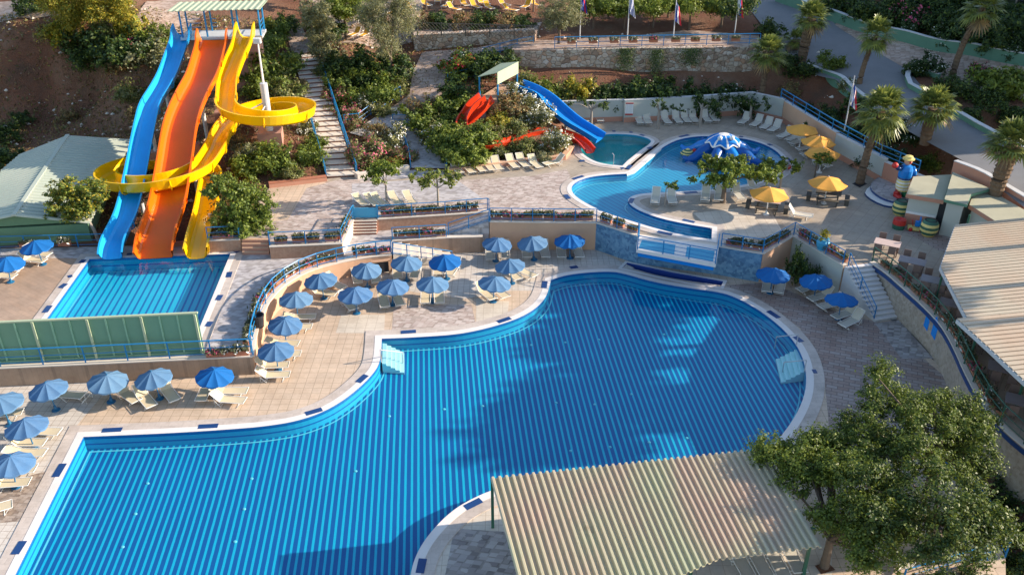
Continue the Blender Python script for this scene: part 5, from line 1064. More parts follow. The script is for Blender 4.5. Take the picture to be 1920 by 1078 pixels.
# striped barrels
def barrel(px, py, s, lb):
    p = at(px, py, Z2); pr = [(.32, 0), (.46, .18), (.52, .42), (.52, .6), (.46, .84), (.36, .98), (.30, .98), (.26, .8), (0, .8)]; n = 18; prof = []; mi = []
    r = empty('striped_barrel', p, 0, lb, 'barrel', 'green and cream striped barrels by the kiosk'); body = MB(); zs = np.linspace(0, .98, 13); rr = np.interp(zs, [0, .18, .42, .6, .84, .98], [.32, .46, .52, .52, .46, .36])*s
    body.lathe([(a, b*s) for a, b in zip(rr, zs)], n=n, mis=[(k//2) % 2 for k in range(12)]); body.build('body', ['yellow_paint', 'green_rail'], r); MB().lathe([(.36*s, .985*s), (.27*s, .99*s), (.25*s, .9*s), (0, .9*s)], n=n).build('rim', 'dark', r); return r
barrel(1739,441,1.15,'big striped barrel in front of the kiosk wall'); barrel(1686,402,1.1,'striped barrel at the left corner of the kiosk, behind the red tub')
p = at(1684,428,Z2); r = empty('painted_tub', p, 0, 'red and green painted tub at the kiosk corner', 'tub'); MB().lathe([(.4, 0), (.45, .35)], n=14).build('base', 'green_rail', r); MB().lathe([(.45, .35), (.42, .7), (.3, .72), (0, .6)], n=14).build('body', 'red_paint', r)
p = at(1716,432,Z2); r = empty('ride_on_toy', p, -.3, 'small coin ride with blue seat and red wheels before the kiosk', 'ride'); r.scale = (.7, .7, .7); MB().box((0, 0, .25), (1.5, .7, .3)).build('base', 'yellow_paint', r); MB().box((.1, 0, .75), (.5, .4, .5)).build('seat', 'kid_blue', r); MB().box((.25, 0, 1.2), (.12, .4, .5)).build('seat_back', 'kid_blue', r); MB().tube([(-.3, 0, .4), (-.45, 0, 1.1)], .04, 6).build('stem', 'red_paint', r); MB().tube([(-.45, -.2, 1.1), (-.45, .2, 1.1)], .03, 6).build('handle', 'red_paint', r)
for x in (-.5, .5): MB().ball((x, -.38, .2), (.2, .06, .2), 10, 6).build('wheel', 'red_paint', r)
p = at(1535,470,Z2); o = empty('plant_pot', at(1541,468,Z2), 0, 'large green glazed pot with a plant by the plaza railing', 'pot'); MB().lathe([(.3, 0), (.42, .35), (.44, .6), (.34, .75), (.38, .8), (.3, .8), (0, .7)], n=16).build('pot', 'teal', o)
n = 90; obj('plant', leafmesh('plant', np.column_stack([rng.normal(0, .16, n), rng.normal(0, .16, n), rng.uniform(.8, 1.4, n)]), np.column_stack([rng.normal(size=n), rng.normal(size=n), rng.uniform(0, .6, n)]), rng.uniform(.25, .45, n), ['leaf_yellow'], None, .25), o)
# painted statue (one skinned figure with clothing pieces)
def statue(p, rz):
    r = empty('painted_statue', p, rz, 'colourful painted statue with raised red glove on the curved platform', 'statue')
    def limb(name, mat, chain, parent=r):
        me = bpy.data.meshes.new(name); me.from_pydata([c[0] for c in chain], [(i, i+1) for i in range(len(chain)-1)], []); o = bpy.data.objects.new(name, me); COL.objects.link(o); o.parent = parent; me.materials.append(MAT[mat])
        b = MB(); b.tube([c[0] for c in chain], [c[1] for c in chain], 12); m2 = bpy.data.meshes.new(name); m2.from_pydata(b.v, [], b.f); m2.materials.append(MAT[mat]); m2.polygons.foreach_set('use_smooth', [True]*len(b.f)); o.data = m2; bpy.data.meshes.remove(me); return o
    for s in (-1, 1): limb('boot', 'green_paint' if s > 0 else 'red_paint', [((s*.3, 0, 0), .24), ((s*.3, 0, .3), .26), ((s*.28, 0, .55), .24)])
    MB().ball((-.34, -.25, .14), (.24, .42, .17), 12, 8).build('shoe', 'red_paint', r); MB().ball((.34, -.2, .14), (.22, .36, .16), 12, 8).build('shoe', 'green_paint', r)
    b = MB(); zz = np.linspace(.5, 1.5, 9); b.lathe([(float(np.interp(z, [.5, .9, 1.5], [.42, .52, .46])), float(z)) for z in zz], n=16, mis=[k % 2 for k in range(8)]); b.build('trousers', ['yellow_paint', 'white'], r)
    MB().lathe([(.46, 1.46), (.5, 1.7), (.5, 2.1), (.38, 2.4), (.16, 2.5)], n=16).build('shirt', 'kid_blue', r); MB().lathe([(.48, 1.42), (.5, 1.5), (.48, 1.56)], n=16).build('belt', 'navy', r)
    limb('sleeve', 'kid_blue', [((.42, 0, 2.25), .2), ((.62, -.1, 1.9), .18), ((.62, -.2, 1.6), .15)]); MB().ball((.62, -.24, 1.42), (.2, .2, .24), 12, 8).build('glove', 'red_paint', r)
    limb('sleeve', 'navy', [((-.38, 0, 2.25), .2), ((-.75, -.15, 2.3), .18), ((-1.0, -.3, 2.5), .14)]); MB().ball((-1.15, -.36, 2.62), (.24, .2, .22), 12, 8).build('glove', 'red_paint', r)
    MB().ball((0, -.03, 2.78), (.28, .28, .32), 14, 10).build('head', 'skin_paint', r); MB().ball((0, -.33, 2.76), .09, 10, 8).build('nose', 'red_paint', r); MB().lathe([(.42, 2.9), (.44, 2.96), (.31, 2.98), (.27, 3.15), (.0, 3.22)], n=16).build('hat', 'yellow_paint', r)
    for s in (-1, 1): MB().ball((s*.1, -.26, 2.86), .045, 8, 6).build('eye', 'dark', r)
    return r
statue(at(1688,368,Z2+.34), .1)
# octopus splash fountain
oc = at(1352,300,Z2-.5); orr = empty('octopus_fountain', oc, 0, 'blue octopus splash fountain with white and blue striped dome', 'fountain'); hd = ztop(264, oc)-oc.z
d = MB(); n = 48; R = 1.42
for i, (f, z) in enumerate([(0, .62), (.3, .57), (.6, .42), (.85, .18), (1, 0), (1.03, -.12)]):
    for k in range(n): w = 2*math.pi*k/n; sc_ = 1+.05*math.cos(8*w)*(f > .8); d.v.append((R*f*math.cos(w)*sc_, R*f*math.sin(w)*sc_, hd+z-.12*(f > .9)*math.cos(8*w)))
for i in range(5):
    for k in range(n): d.f.append((i*n+k, i*n+(k+1) % n, (i+1)*n+(k+1) % n, (i+1)*n+k)); d.mi.append(1 if i == 4 or i == 0 or k % 6 == 0 else 0)
d.build('dome', ['kid_blue', 'white', 'white'], orr, smooth=True)
MB().lathe([(.75, -.2), (.6, .8), (.42, 1.6), (.45, hd-.5), (1.0, hd)], n=20).build('body', 'slide_blue', orr, smooth=True)
for k in range(8):
    w = 2*math.pi*k/8+.3; c, s = math.cos(w), math.sin(w)
    T = MB(); T.tube([(.5*c, .5*s, 1.1), (1.1*c, 1.1*s, 1.3), (1.9*c, 1.9*s, .95), (2.6*c, 2.6*s, .45), (3.2*c, 3.2*s, .35), (3.6*c, 3.6*s, .7)], [.42, .46, .44, .36, .28, .12], 10); T.build('tentacle', 'octo_blue' if k % 3 else 'kid_blue', orr, smooth=True)
    MB().ball((.95*c, .95*s, 1.75), .17, 8, 6).build('knob', 'red_paint', orr)
for s in (-1, 1): MB().ball((.5*s, -.8, hd+.5), .2, 10, 8).build('eye', 'white', orr)
p = at(1289,289,Z2-.1); r = empty('turtle_figure', p, .5, 'small green and yellow striped turtle figure in the splash pool', 'figure'); b = MB(); zz = np.linspace(0, .5, 7); b.lathe([(.62*math.cos(z/.5*1.5), float(z)) for z in zz], n=16, mis=[k % 2 for k in range(6)]); b.build('shell', ['green_rail', 'yellow_paint'], r); MB().ball((.55, -.2, .25), .2, 10, 8).build('head', 'red_paint', r)
p = at(1471,312,Z2+.4); r = empty('toy_figure', at(1470,318,Z2), 0, 'small pale figure with red top on the splash pool rim', 'figure'); MB().lathe([(.35, 0), (.4, .5), (.25, .8), (0, .85)], n=12).build('body', 'pave_grey', r); MB().ball((.3, -.2, .3), .2, 10, 8).build('foot', 'red_paint', r)
# shower post in the small pool
p = at(1149,300,Z2); r = empty('pool_shower', at(1150,311,Z2), 0, 'thin steel spout post at the rim of the small pool', 'post'); MB().tube([(0, 0, 0), (0, 0, .9), (-.1, .15, 1.0), (-.12, .3, .9)], .035, 6).build('pipe', 'steel', r)
# flagpoles with hanging flags
m_paint('flag_blue', (.02, .06, .35), .8, .1); m_paint('flag_white', (.72, .72, .72), .8, .05); m_paint('flag_red', (.6, .02, .04), .8, .1)
def flagpole(px, py, z, h, cols, zf, lb):
    p = at(px, py, z); r = empty('flagpole', p, 0, lb, 'flagpole', 'flagpoles on the terraces'); MB().tube([(0, 0, 0), (0, 0, h)], [.06, .04], 8).build('pole', 'grey_white', r)
    b = MB(); n = len(cols); W, Hh = .75, 1.8; m = 10
    for i in range(n):
        for k in range(m):
            for j in range(2): pass
    for k in range(m+1):
        zz = zf-Hh*k/m; 
        for i in range(n+1): f = i/n; b.v.append((.05+W*f*(.4+.45*k/m), .12*math.sin(f*7+k*.5), zz-.5*f))
    for k in range(m):
        for i in range(n): q = k*(n+1)+i; b.f.append((q, q+1, q+n+2, q+n+1)); b.mi.append(i)
    b.build('flag', list(cols), r)
flagpole(1087,73,7.2,5.4,['flag_blue','flag_blue','flag_red','flag_blue'],4.6,'flagpole with a dark blue flag, leftmost above the rubble wall'); flagpole(1176,74,7.2,5.4,['flag_blue','flag_white']*4,4.3,'flagpole with a blue and white striped flag'); flagpole(1262,75,7.2,4.6,['flag_blue','flag_white','flag_red'],3.6,'flagpole with a blue, white and red flag behind the railing'); flagpole(1377,66,7.3,4.6,['flag_white','flag_blue','flag_red'],3.9,'flagpole with white, blue and red flag nearest the road'); flagpole(1583,246,4.2,4.6,['flag_white','flag_blue','flag_white','flag_red'],4.0,'thin flagpole with a faded flag in front of the palms')
# trellis fence on the short rubble wall
tA, tB = at(783,66,8.0), at(1010,66,8.3); d = tB-tA; fr = empty('trellis_fence', tA, math.atan2(d.y, d.x), 'dark diamond trellis fence on the short rubble wall', 'fence'); b = MB(); n = 34; Lf = d.length; hf = 1.1
for k in range(n): x0 = Lf*k/n; dx = hf; b.beam((x0, 0, .05), (min(Lf, x0+dx), 0, .05+min(hf, Lf-x0)), .045, .02); b.beam((x0, .02, .05+hf), (min(Lf, x0+dx), .02, .05+hf-min(hf, Lf-x0)), .045, .02)
b.beam((0, 0, hf+.05), (Lf, 0, hf+.05), .06, .06); b.build('lattice', 'wood_dark', fr)
for k in range(6): MB().box((Lf*k/5, 0, .6), (.1, .1, 1.25)).build('post', 'wood_dark', fr)
# ------------------------------------------------------------------ foliage
def unit(a): return a/np.linalg.norm(a, axis=1)[:, None]
def clump_pts(c, r, n, up=.35):
    r = np.asarray(r); k = max(4, n//26); Dk = unit(rng.normal(size=(k, 3))); Lk = rng.uniform(.75, 1.45, k); w = rng.integers(0, k, n); f = rng.random(n)**.7        # leafy sprays leaving the clump centre
    P = Dk[w]*(Lk[w]*(.15+.85*f))[:, None]+rng.normal(0, .17, (n, 3)); N = unit(P+1e-6)+rng.normal(0, .6, (n, 3)); N[:, 2] += up; return np.asarray(c)+P*r, N
def crown_mesh(name, blobs, dens, size, mats, flowers=0.0, fsize=.11, asp=.55, up=.35, hang=False):
    Ps, Ns, Ss, Ms = [], [], [], []
    for c, r in blobs:
        r = np.asarray(r if hasattr(r, '__len__') else (r, r, r)); n = max(12, int(dens*float(np.mean(r))**2)); P, N = clump_pts(c, r, n, up); S = rng.uniform(.7, 1.3, n)*size; M = (rng.random(n) < .3).astype(int) if len(mats) > 1 and not flowers else np.zeros(n, int)
        if flowers:
            top = (P[:, 2]-c[2] > -.35*r[2]); fl = top & (rng.random(n) < flowers); rad = np.linalg.norm((P-np.asarray(c))/r, axis=1); fl &= rad > .8; M = np.where(fl, len(mats)-1, M); S = np.where(fl, fsize*rng.uniform(.7, 1.3, n), S); N = np.where(fl[:, None], (P-np.asarray(c))/r+rng.normal(0, .3, (n, 3)), N)
        Ps.append(P); Ns.append(N); Ss.append(S); Ms.append(M)
    M = np.concatenate(Ms); return leafmesh(name, np.concatenate(Ps), np.concatenate(Ns), np.concatenate(Ss), mats, M, asp)
def bush_blobs(k=11, fl=1.0):
    out = [((0, 0, .55), (.62, .62, .5))]
    for i in range(k):
        w = random.uniform(0, 6.28); d = random.uniform(.35, .72); out.append(((d*math.cos(w), d*math.sin(w), random.uniform(.25, .95)*fl), random.uniform(.22, .42)))
    return out
BL = {}
def lib(key, mats, nvar=3, flowers=0, dens=1900, size=.12, fsize=.13, asp=.5):
    BL[key] = [crown_mesh('foliage', bush_blobs(), dens, size, mats, flowers, fsize, asp) for _ in range(nvar)]
lib('mid', ['leaf_mid', 'leaf_bright']); lib('dark', ['leaf_dark', 'leaf_mid']); lib('yellow', ['leaf_yellow', 'leaf_bright'], 2); lib('olive', ['leaf_olive', 'leaf_mid']); lib('grey', ['leaf_grey', 'leaf_olive'], 2); lib('bright', ['leaf_bright', 'leaf_mid'], 2, size=.16); lib('rust', ['leaf_rust', 'leaf_olive'], 2, dens=1100)
lib('white', ['leaf_olive', 'flower_white'], 2, .36, fsize=.11); lib('whited', ['leaf_dark', 'flower_white'], 2, .14, fsize=.085); lib('pink', ['leaf_olive', 'flower_pink'], 2, .34, fsize=.10); lib('red', ['leaf_bright', 'flower_red'], 2, .22, fsize=.13); lib('magenta', ['leaf_dark', 'flower_pink'], 1, .4, fsize=.13)
KN = {'mid': 'mid green', 'dark': 'dark green', 'yellow': 'yellow green', 'olive': 'olive green', 'grey': 'silvery grey green', 'bright': 'bright green', 'rust': 'brownish', 'white': 'white flowering', 'whited': 'dark white flowered', 'pink': 'pink flowering', 'red': 'red flowering', 'magenta': 'magenta flowering'}
bcount = {}
def bush(px, py, w, kind, where, hs=1.0, z=None, group=None):
    q = (px, py+w*.30*hs); p = att(*q) if z is None else at(*q, z); p.z = (max(gz(p.x, p.y), -2) if z is None else z)-.1; dep = p.y*math.cos(TH)+(H-p.z)*math.sin(TH); R = w/2*dep/FP*1.32
    o = bpy.data.objects.new('bush', random.choice(BL[kind])); COL.objects.link(o); o.location = p; o.rotation_euler = (0, 0, random.uniform(0, 6.28)); o.scale = (R, R, R*.95*hs)
    key = (kind, where); bcount.setdefault(key, []).append(o); tag(o, 'x', 'bush', group or 'garden bushes'); return o
Z_ = [('atop the brown bank', [(60,12,55,'dark'),(255,52,70,'yellow'),(130,60,80,'yellow'),(185,90,95,'dark'),(232,98,95,'dark'),(275,105,80,'grey'),(290,75,60,'mid'),(262,80,55,'magenta'),(210,62,60,'olive'),(95,60,50,'rust'),(165,105,70,'dark'),(215,125,50,'rust'),]),
 ('above the green building', [(240,170,55,'olive'),(130,215,36,'rust'),(45,225,40,'dark'),(15,300,80,'dark'),(20,350,60,'dark'),(8,255,60,'dark'),(262,215,40,'rust')]),
 ('between slides and garden stairs', [(520,62,55,'mid'),(497,92,75,'mid'),(537,48,50,'dark'),(506,52,40,'yellow'),(508,135,95,'mid'),(545,120,55,'mid'),(535,160,75,'olive'),(500,165,70,'mid'),(562,165,40,'rust'),(576,235,42,'white'),(570,215,36,'white'),(590,288,62,'mid'),(588,262,50,'mid'),(515,302,78,'mid'),(487,290,55,'bright'),(545,318,45,'olive'),(470,315,60,'bright'),(460,285,50,'grey'),(440,260,40,'rust'),(350,225,36,'dark'),(322,160,36,'dark'),(540,205,50,'olive')]),
 ('right of the garden stairs', [(622,62,62,'dark'),(600,45,50,'mid'),(620,100,55,'grey'),(612,130,45,'olive'),(645,130,75,'dark'),(690,120,80,'dark'),(735,130,80,'dark'),(640,160,55,'mid'),(668,160,55,'dark'),(705,155,70,'mid'),(745,160,55,'olive'),(680,185,55,'mid'),(722,180,60,'mid'),(630,180,45,'pink'),(640,195,42,'red'),(658,212,45,'pink'),(690,195,48,'white'),(665,232,36,'pink'),(712,205,40,'olive'),(752,140,45,'grey'),(618,205,30,'pink')]),
 ('in the bed beside the ramp', [(690,282,68,'pink'),(733,262,62,'white'),(755,292,46,'pink'),(706,246,55,'rust'),(722,285,48,'olive'),(742,300,36,'red'),(676,300,40,'pink')]),
 ('in the small slide garden', [(783,232,72,'mid'),(822,244,62,'olive'),(785,205,62,'rust'),(845,200,70,'mid'),(868,172,70,'dark'),(812,252,52,'white'),(838,270,70,'mid'),(858,288,62,'bright'),(890,292,58,'bright'),(915,250,62,'olive'),(940,232,60,'yellow'),(952,205,72,'rust'),(880,182,42,'pink'),(820,205,52,'rust'),(895,200,46,'mid'),(978,180,58,'white'),(1003,200,58,'white'),(1012,220,50,'white'),(990,215,46,'white'),(955,178,48,'white'),(1040,266,56,'white'),(1016,286,46,'grey'),(975,276,48,'olive'),(1000,272,40,'olive'),(930,275,50,'olive'),(860,235,46,'mid'),(835,232,52,'olive'),(905,270,52,'mid'),(935,255,50,'rust'),(965,245,48,'olive'),(862,268,80,'mid'),(846,245,62,'mid'),(884,262,70,'bright'),(872,292,66,'bright')]),
 ('under the long rubble wall', [(855,122,55,'red'),(880,118,55,'whited'),(908,125,60,'dark'),(940,120,58,'dark'),(990,152,52,'olive'),(1018,158,52,'bright'),(1048,156,48,'olive'),(1086,152,58,'yellow'),(1118,158,56,'dark'),(1152,160,52,'dark'),(1185,155,60,'dark'),(1220,150,66,'dark'),(1262,152,66,'dark'),(1300,156,58,'dark'),(1338,156,56,'dark'),(1386,148,62,'whited'),(1105,165,40,'rust'),(1070,165,40,'rust'),(1180,165,42,'mid')]),
 ('behind the trellis fence', [(795,46,50,'rust'),(830,44,52,'dark'),(868,44,52,'rust'),(905,42,52,'dark'),(945,42,52,'rust'),(980,44,45,'dark')]),
 ('between plaza wall and road', [(1500,130,48,'dark'),(1470,112,50,'dark'),(1445,60,55,'dark'),(1556,120,50,'mid'),(1590,146,36,'white'),(1515,165,42,'dark'),(1560,195,52,'dark'),(1600,185,52,'dark'),(1602,220,52,'dark'),(1645,215,60,'dark'),(1668,248,66,'whited'),(1695,225,60,'whited'),(1712,260,60,'whited'),(1530,200,40,'dark'),(1740,272,60,'red'),(1790,288,82,'grey'),(1846,322,56,'white'),(1908,372,48,'red'),(1640,255,50,'whited'),(1680,285,46,'dark'),(1480,150,42,'rust'),(1760,240,46,'mid'),(1825,300,40,'dark')]),
 ('above the green garden wall', [(1560,14,60,'dark'),(1620,28,66,'dark'),(1664,30,72,'dark'),(1700,28,62,'magenta'),(1715,48,52,'whited'),(1755,40,66,'dark'),(1792,62,76,'dark'),(1848,72,80,'dark'),(1882,52,86,'dark'),(1904,88,60,'whited'),(1822,52,70,'dark'),(1768,66,56,'whited'),(1600,8,60,'dark'),(1680,8,70,'dark'),(1780,15,80,'dark'),(1640,50,40,'mid'),(1740,15,60,'dark'),(1915,30,70,'dark')]),
 ('on the road island', [(1740,126,56,'whited'),(1716,130,40,'dark'),(1830,132,46,'magenta'),(1872,158,82,'bright'),(1800,170,58,'dark'),(1852,188,60,'dark'),(1905,195,62,'dark'),(1815,200,50,'dark'),(1862,225,58,'whited'),(1775,160,46,'dark'),(1905,240,56,'whited'),(1905,150,56,'mid')])]
for where, L in Z_:
    for px, py, w, k in L: bush(px, py, w*(1.2 if where.startswith('under') else 1), k, where)
for px, py, w, z, where in ((1905,930,90,-1.6,'in the dark lower corner'),(1885,1000,80,-1.6,'in the dark lower corner'),(1912,1065,90,-1.6,'in the dark lower corner'),(1850,905,60,-1.6,'in the dark lower corner'),(1780,1085,60,0,'along the pale blue handrail'),(1730,1098,55,0,'along the pale blue handrail'),(1825,1070,50,0,'along the pale blue handrail')): bush(px, py, w, 'dark', where, z=z)
for px, py, w, hs in ((1486,500,38,2.6),(1512,512,34,2.0)): bush(px, py, w, 'dark', 'climbing the wall in the nook', hs, z=0)
for (kind, where), L in bcount.items():
    L.sort(key=lambda o: o.location.x)
    for i, o in enumerate(L): o['label'] = KN[kind]+' bush '+where+('' if len(L) == 1 else ', '+ORD[i]+' such from left')
# climbers on the rubble wall
for k, (px, py, w, h) in enumerate(((1170,112,28,44),(1228,116,26,46),(1292,108,36,34))):
    p = at(px, 141.5, 4.8); s = 1680/84; n = 1500; zt = ztop(py-h/2, p); zb = ztop(py+h/2, p); C = np.column_stack([p.x+rng.normal(0, w/s/3.2, n), p.y-.12+rng.uniform(-.12, .02, n), zb+(zt-zb)*rng.random(n)**.7]); C -= np.array([p.x, p.y, zb]); o = obj('climbing_plant', leafmesh('climbing_plant', C, np.column_stack([rng.normal(0, .5, n), -np.ones(n), rng.uniform(0, 1, n)]), rng.uniform(.07, .14, n), ['leaf_dark', 'leaf_mid'], (rng.random(n) < .4).astype(int)))
    o.location = (p.x, p.y, zb); tag(o, ('narrow', 'thin ragged', 'broad hanging')[k]+' climbing plant on the rubble wall, '+('left', 'middle', 'right')[k]+' of three', 'climbing plant', 'climbers on the rubble wall')
# trees
def tree(name, P, label, crown, trunk_h, tr, n_cl, cl_r, dens, leaf, mats, bark='bark', group='trees', limbs=6, lean=(0, 0), asp=.55, up=.35, seed=None, cat='tree'):
    """crown = list of (centre offset, radii); trunk to trunk_h, limbs into clumps"""
    r = empty(name, P, 0, label, cat, group); blobs = []
    for c, R in crown:
        k = max(3, int(n_cl*R[0]*R[1]/sum(a[1][0]*a[1][1] for a in crown)))
        for i in range(k):
            w_ = random.uniform(0, 6.283); rr = math.sqrt(random.uniform(.02, 1)); zz_ = random.uniform(-.8, 1)*math.sqrt(max(0, 1-rr*rr*.9)); q = (c[0]+math.cos(w_)*rr*R[0], c[1]+math.sin(w_)*rr*R[1], c[2]+zz_*R[2]); s = cl_r*random.uniform(.65, 1.25); blobs.append((q, (s, s, s*.75)))
    obj('crown', crown_mesh('crown', blobs, dens, leaf, mats, asp=asp, up=up), r)
    T = MB(); top = Vector((lean[0], lean[1], trunk_h)); T.tube([(0, 0, -.3), (lean[0]*.3, lean[1]*.3, trunk_h*.4), top], [tr*1.25, tr, tr*.8], 9)
    for q, s in random.sample(blobs, min(limbs, len(blobs))):
        q = Vector(q); m = top.lerp(q, .5)+Vector((0, 0, .15)); T.tube([top-Vector((0, 0, .1)), m, q], [tr*.55, tr*.35, tr*.12], 6)
    T.build('trunk', bark, r); return r
def pxr(P, w): return w*(P.y*math.cos(TH)+(H-P.z)*math.sin(TH))/FP
# plaza trees
P = at(726,385,Z2); tree('plaza_tree', P, 'small bushy tree behind the railing, left of the pair on the plaza', [((-.1, 0, 2.5), (1.35, 1.2, .75))], 1.7, .09, 22, .48, 620, .2, ['leaf_bright', 'leaf_mid'], 'pale_bark')
P = at(822,386,Z2); tree('plaza_tree', P, 'flat wide tree behind the railing, right of the pair on the plaza', [((-.2, 0, 2.2), (1.8, 1.2, .5)), ((1.3, .1, 1.9), (.7, .5, .3))], 1.5, .09, 24, .42, 620, .2, ['leaf_bright', 'leaf_olive'], 'pale_bark')
P = at(1355,380,Z2); tree('plaza_tree', P, 'wide spreading tree on the curved pool spit', [((-.5, 0, 2.5), (2.6, 2.0, .6)), ((2.8, .4, 2.2), (2.4, 1.4, .4)), ((.5, .6, 3.1), (1.1, .9, .4))], 1.7, .17, 78, .48, 700, .2, ['leaf_bright', 'leaf_mid'], 'bark', limbs=9)
P = at(1462,352,Z2); tree('plaza_tree', P, 'low flat tree behind the yellow parasol, right of the spreading tree', [((0, 0, 1.9), (1.7, 1.0, .45))], 1.4, .09, 20, .42, 620, .2, ['leaf_bright', 'leaf_mid'], 'pale_bark')
P = at(1246,388,Z2); tree('plaza_tree', P, 'tiny round topped tree on the tip of the pool spit', [((.35, 0, 1.7), (.5, .45, .25))], 1.5, .04, 10, .26, 900, .15, ['leaf_mid', 'leaf_bright'], 'pale_bark', limbs=3)
P = at(1527,333,Z2); tree('plaza_tree', P, 'small round tree between yellow parasols near the pink wall', [((.3, 0, 1.6), (.75, .7, .4))], 1.3, .06, 14, .36, 760, .18, ['leaf_bright', 'leaf_mid'], 'bark', limbs=4)
for px, py, lb, cr in ((1108,238,'flat pruned tree left of the notice board',[((-.2, 0, 2.2), (2.1, 1.0, .45))]),(1233,242,'flat two lobed pruned tree along the pale wall',[((-.1, 0, 2.2), (1.1, .8, .5)), ((1.8, 0, 1.9), (1.1, .7, .35))]),(1312,238,'small flat pruned tree along the pale wall',[((.2, 0, 2.0), (.9, .7, .35)), ((1.4, 0, 2.1), (.4, .3, .15))]),(1405,230,'flat pruned tree at the wall corner before the palm',[((-.9, 0, 2.3), (1.0, .8, .4)), ((.7, 0, 1.8), (1.3, .8, .4))])):
    tree('pruned_tree', at(px, py, Z2), lb, cr, 1.7, .12, 15, .33, 620, .17, ['leaf_dark', 'leaf_mid'], 'pale_bark', group='flat pruned trees')
# trees by the slides
P = at(186,452,Z1); P.z = gz(P.x, P.y); tree('garden_tree', P, 'leaning leafy tree between the green building and the blue slide', [((-1.1, .2, 3.1), (1.9, 1.6, 1.5)), ((-1.9, 0, 2.4), (1.3, 1.0, .8)), ((.0, 0, 2.6), (1.0, .8, .8))], 1.9, .11, 62, .55, 640, .2, ['leaf_mid', 'leaf_yellow'], 'pale_bark', lean=(-.5, 0))
P = at(432,430,Z2); P.z = gz(P.x, P.y); tree('garden_tree', P, 'large leafy tree beside the end of the yellow slide', [((.95, 0, 3.6), (2.0, 1.9, 1.7)), ((1.3, 0, 2.5), (1.8, 1.4, 1.1)), ((.0, 0, 4.9), (1.2, 1.2, .8)), ((1.2, -.3, 1.6), (1.1, .9, .8))], 1.8, .14, 95, .6, 640, .2, ['leaf_mid', 'leaf_bright'], 'bark')
for px, py, w, mats, lb, hh in ((150,92,125,['leaf_yellow', 'leaf_bright'],'yellow green tree on top of the brown bank',1.0),(218,84,100,['leaf_yellow', 'leaf_bright'],'second yellow green tree on the bank, nearer the slide tower',1.1),(735,156,112,['leaf_grey', 'leaf_olive'],'tall silvery tree above the shaded slope',1.75),(1048,92,80,['leaf_grey', 'leaf_olive'],'silvery weeping tree at the left end of the wall railing',1.2),(602,128,66,['leaf_grey', 'leaf_olive'],'slim grey green tree at the top of the garden stairs',2.2),(650,76,92,['leaf_bright', 'leaf_mid'],'bright green tree over the yellow loungers',1.0),(700,40,70,['leaf_bright', 'leaf_mid'],'bright green tree behind the tall silvery tree',1.1),(565,20,50,['leaf_mid', 'leaf_olive'],'small tree behind the slide tower',1.2)):
    P = att(px, py); P.z = max(gz(P.x, P.y), 7.9 if px > 770 and px < 960 else -9); R = pxr(P, w)/2; tree('garden_tree', P, lb, [((0, 0, R*(.55+.9*hh)), (R*.8, R*.75, R*.85*hh))], R*.9, .05*R+.05, int(34*hh), R*.33, 760, .17, mats, 'bark', up=.1 if 'silver' in lb else .35, asp=.32 if 'silver' in lb else .55)
for i, (px, py, w, m) in enumerate(((1112,58,92,'leaf_mid'),(1170,58,70,'leaf_mid'),(1224,55,96,'leaf_bright'),(1292,55,84,'leaf_bright'),(1352,54,98,'leaf_dark'),(1252,40,70,'leaf_mid'),(1140,45,70,'leaf_mid'))):
    P = at(px, py, 7.3); R = pxr(P, w)/2; tree('terrace_tree', P, ('leafy','narrow leafy','bright leafy','sunlit bright','dark round topped','middle rear','left rear')[i]+' tree behind the wall railing, '+ORD[i]+' counting front row first', [((0, 0, 2.5), (R, R*.9, .8))], 1.6, .11, 24, R*.36, 640, .2, [m, 'leaf_bright'], 'bark', group='trees on the upper terrace')
for i, (px, py) in enumerate(((800,12),(905,4),(1000,10))): P = at(px, py+18, 7.95); tree('terrace_tree', P, 'green tree among the yellow loungers, '+('left', 'middle', 'right')[i]+' of three', [((0, 0, 2.6), (1.4, 1.3, .6))], 1.7, .09, 18, .5, 520, .22, ['leaf_mid', 'leaf_bright'], 'bark', group='trees on the upper terrace')
# big trees in the right foreground
BT = [((1545,1062), 'big leafy tree over the right end of the pergola, trunk in a square pit', [((.9, 1.6, 3.2), (2.5, 3.1, .9)), ((-.8, 3.4, 3.1), (1.7, 1.5, .6)), ((1.5, -1.4, 2.7), (1.5, 1.4, .7)), ((1.9, 2.9, 3.3), (1.5, 1.5, .7))], 1.6, ['leaf_mid', 'leaf_bright'], 118),
 ((1735,930), 'big dark tree in the shade below the restaurant', [((-1.0, .1, 3.7), (3.3, 2.8, 1.1)), ((-2.5, 2.2, 5.0), (.8, .7, .9)), ((1.6, 1.4, 3.6), (1.6, 1.3, .8))], 2.4, ['leaf_tree', 'leaf_mid'], 88),
 ((1735,1040), 'lower dark green tree by the bottom right railing', [((-1.4, -1.3, 3.9), (3.0, 2.7, 1.2)), ((.9, -1.6, 3.3), (1.5, 1.2, .8))], 1.9, ['leaf_tree', 'leaf_dark'], 62)]
for q, lb, cr, th, mats, nc in BT: tree('shade_tree', at(*q, 0), lb, cr, th, .18, nc, .6, 1500, .13, mats, 'bark', group='big shade trees', limbs=18, up=.5)
tag(MB().prism([Vector(v) for v in ats([(1528,1060), (1552,1054), (1566,1068), (1540,1076)], 0)], .002, .02).build('tree_pit', 'soil'), kind='structure')
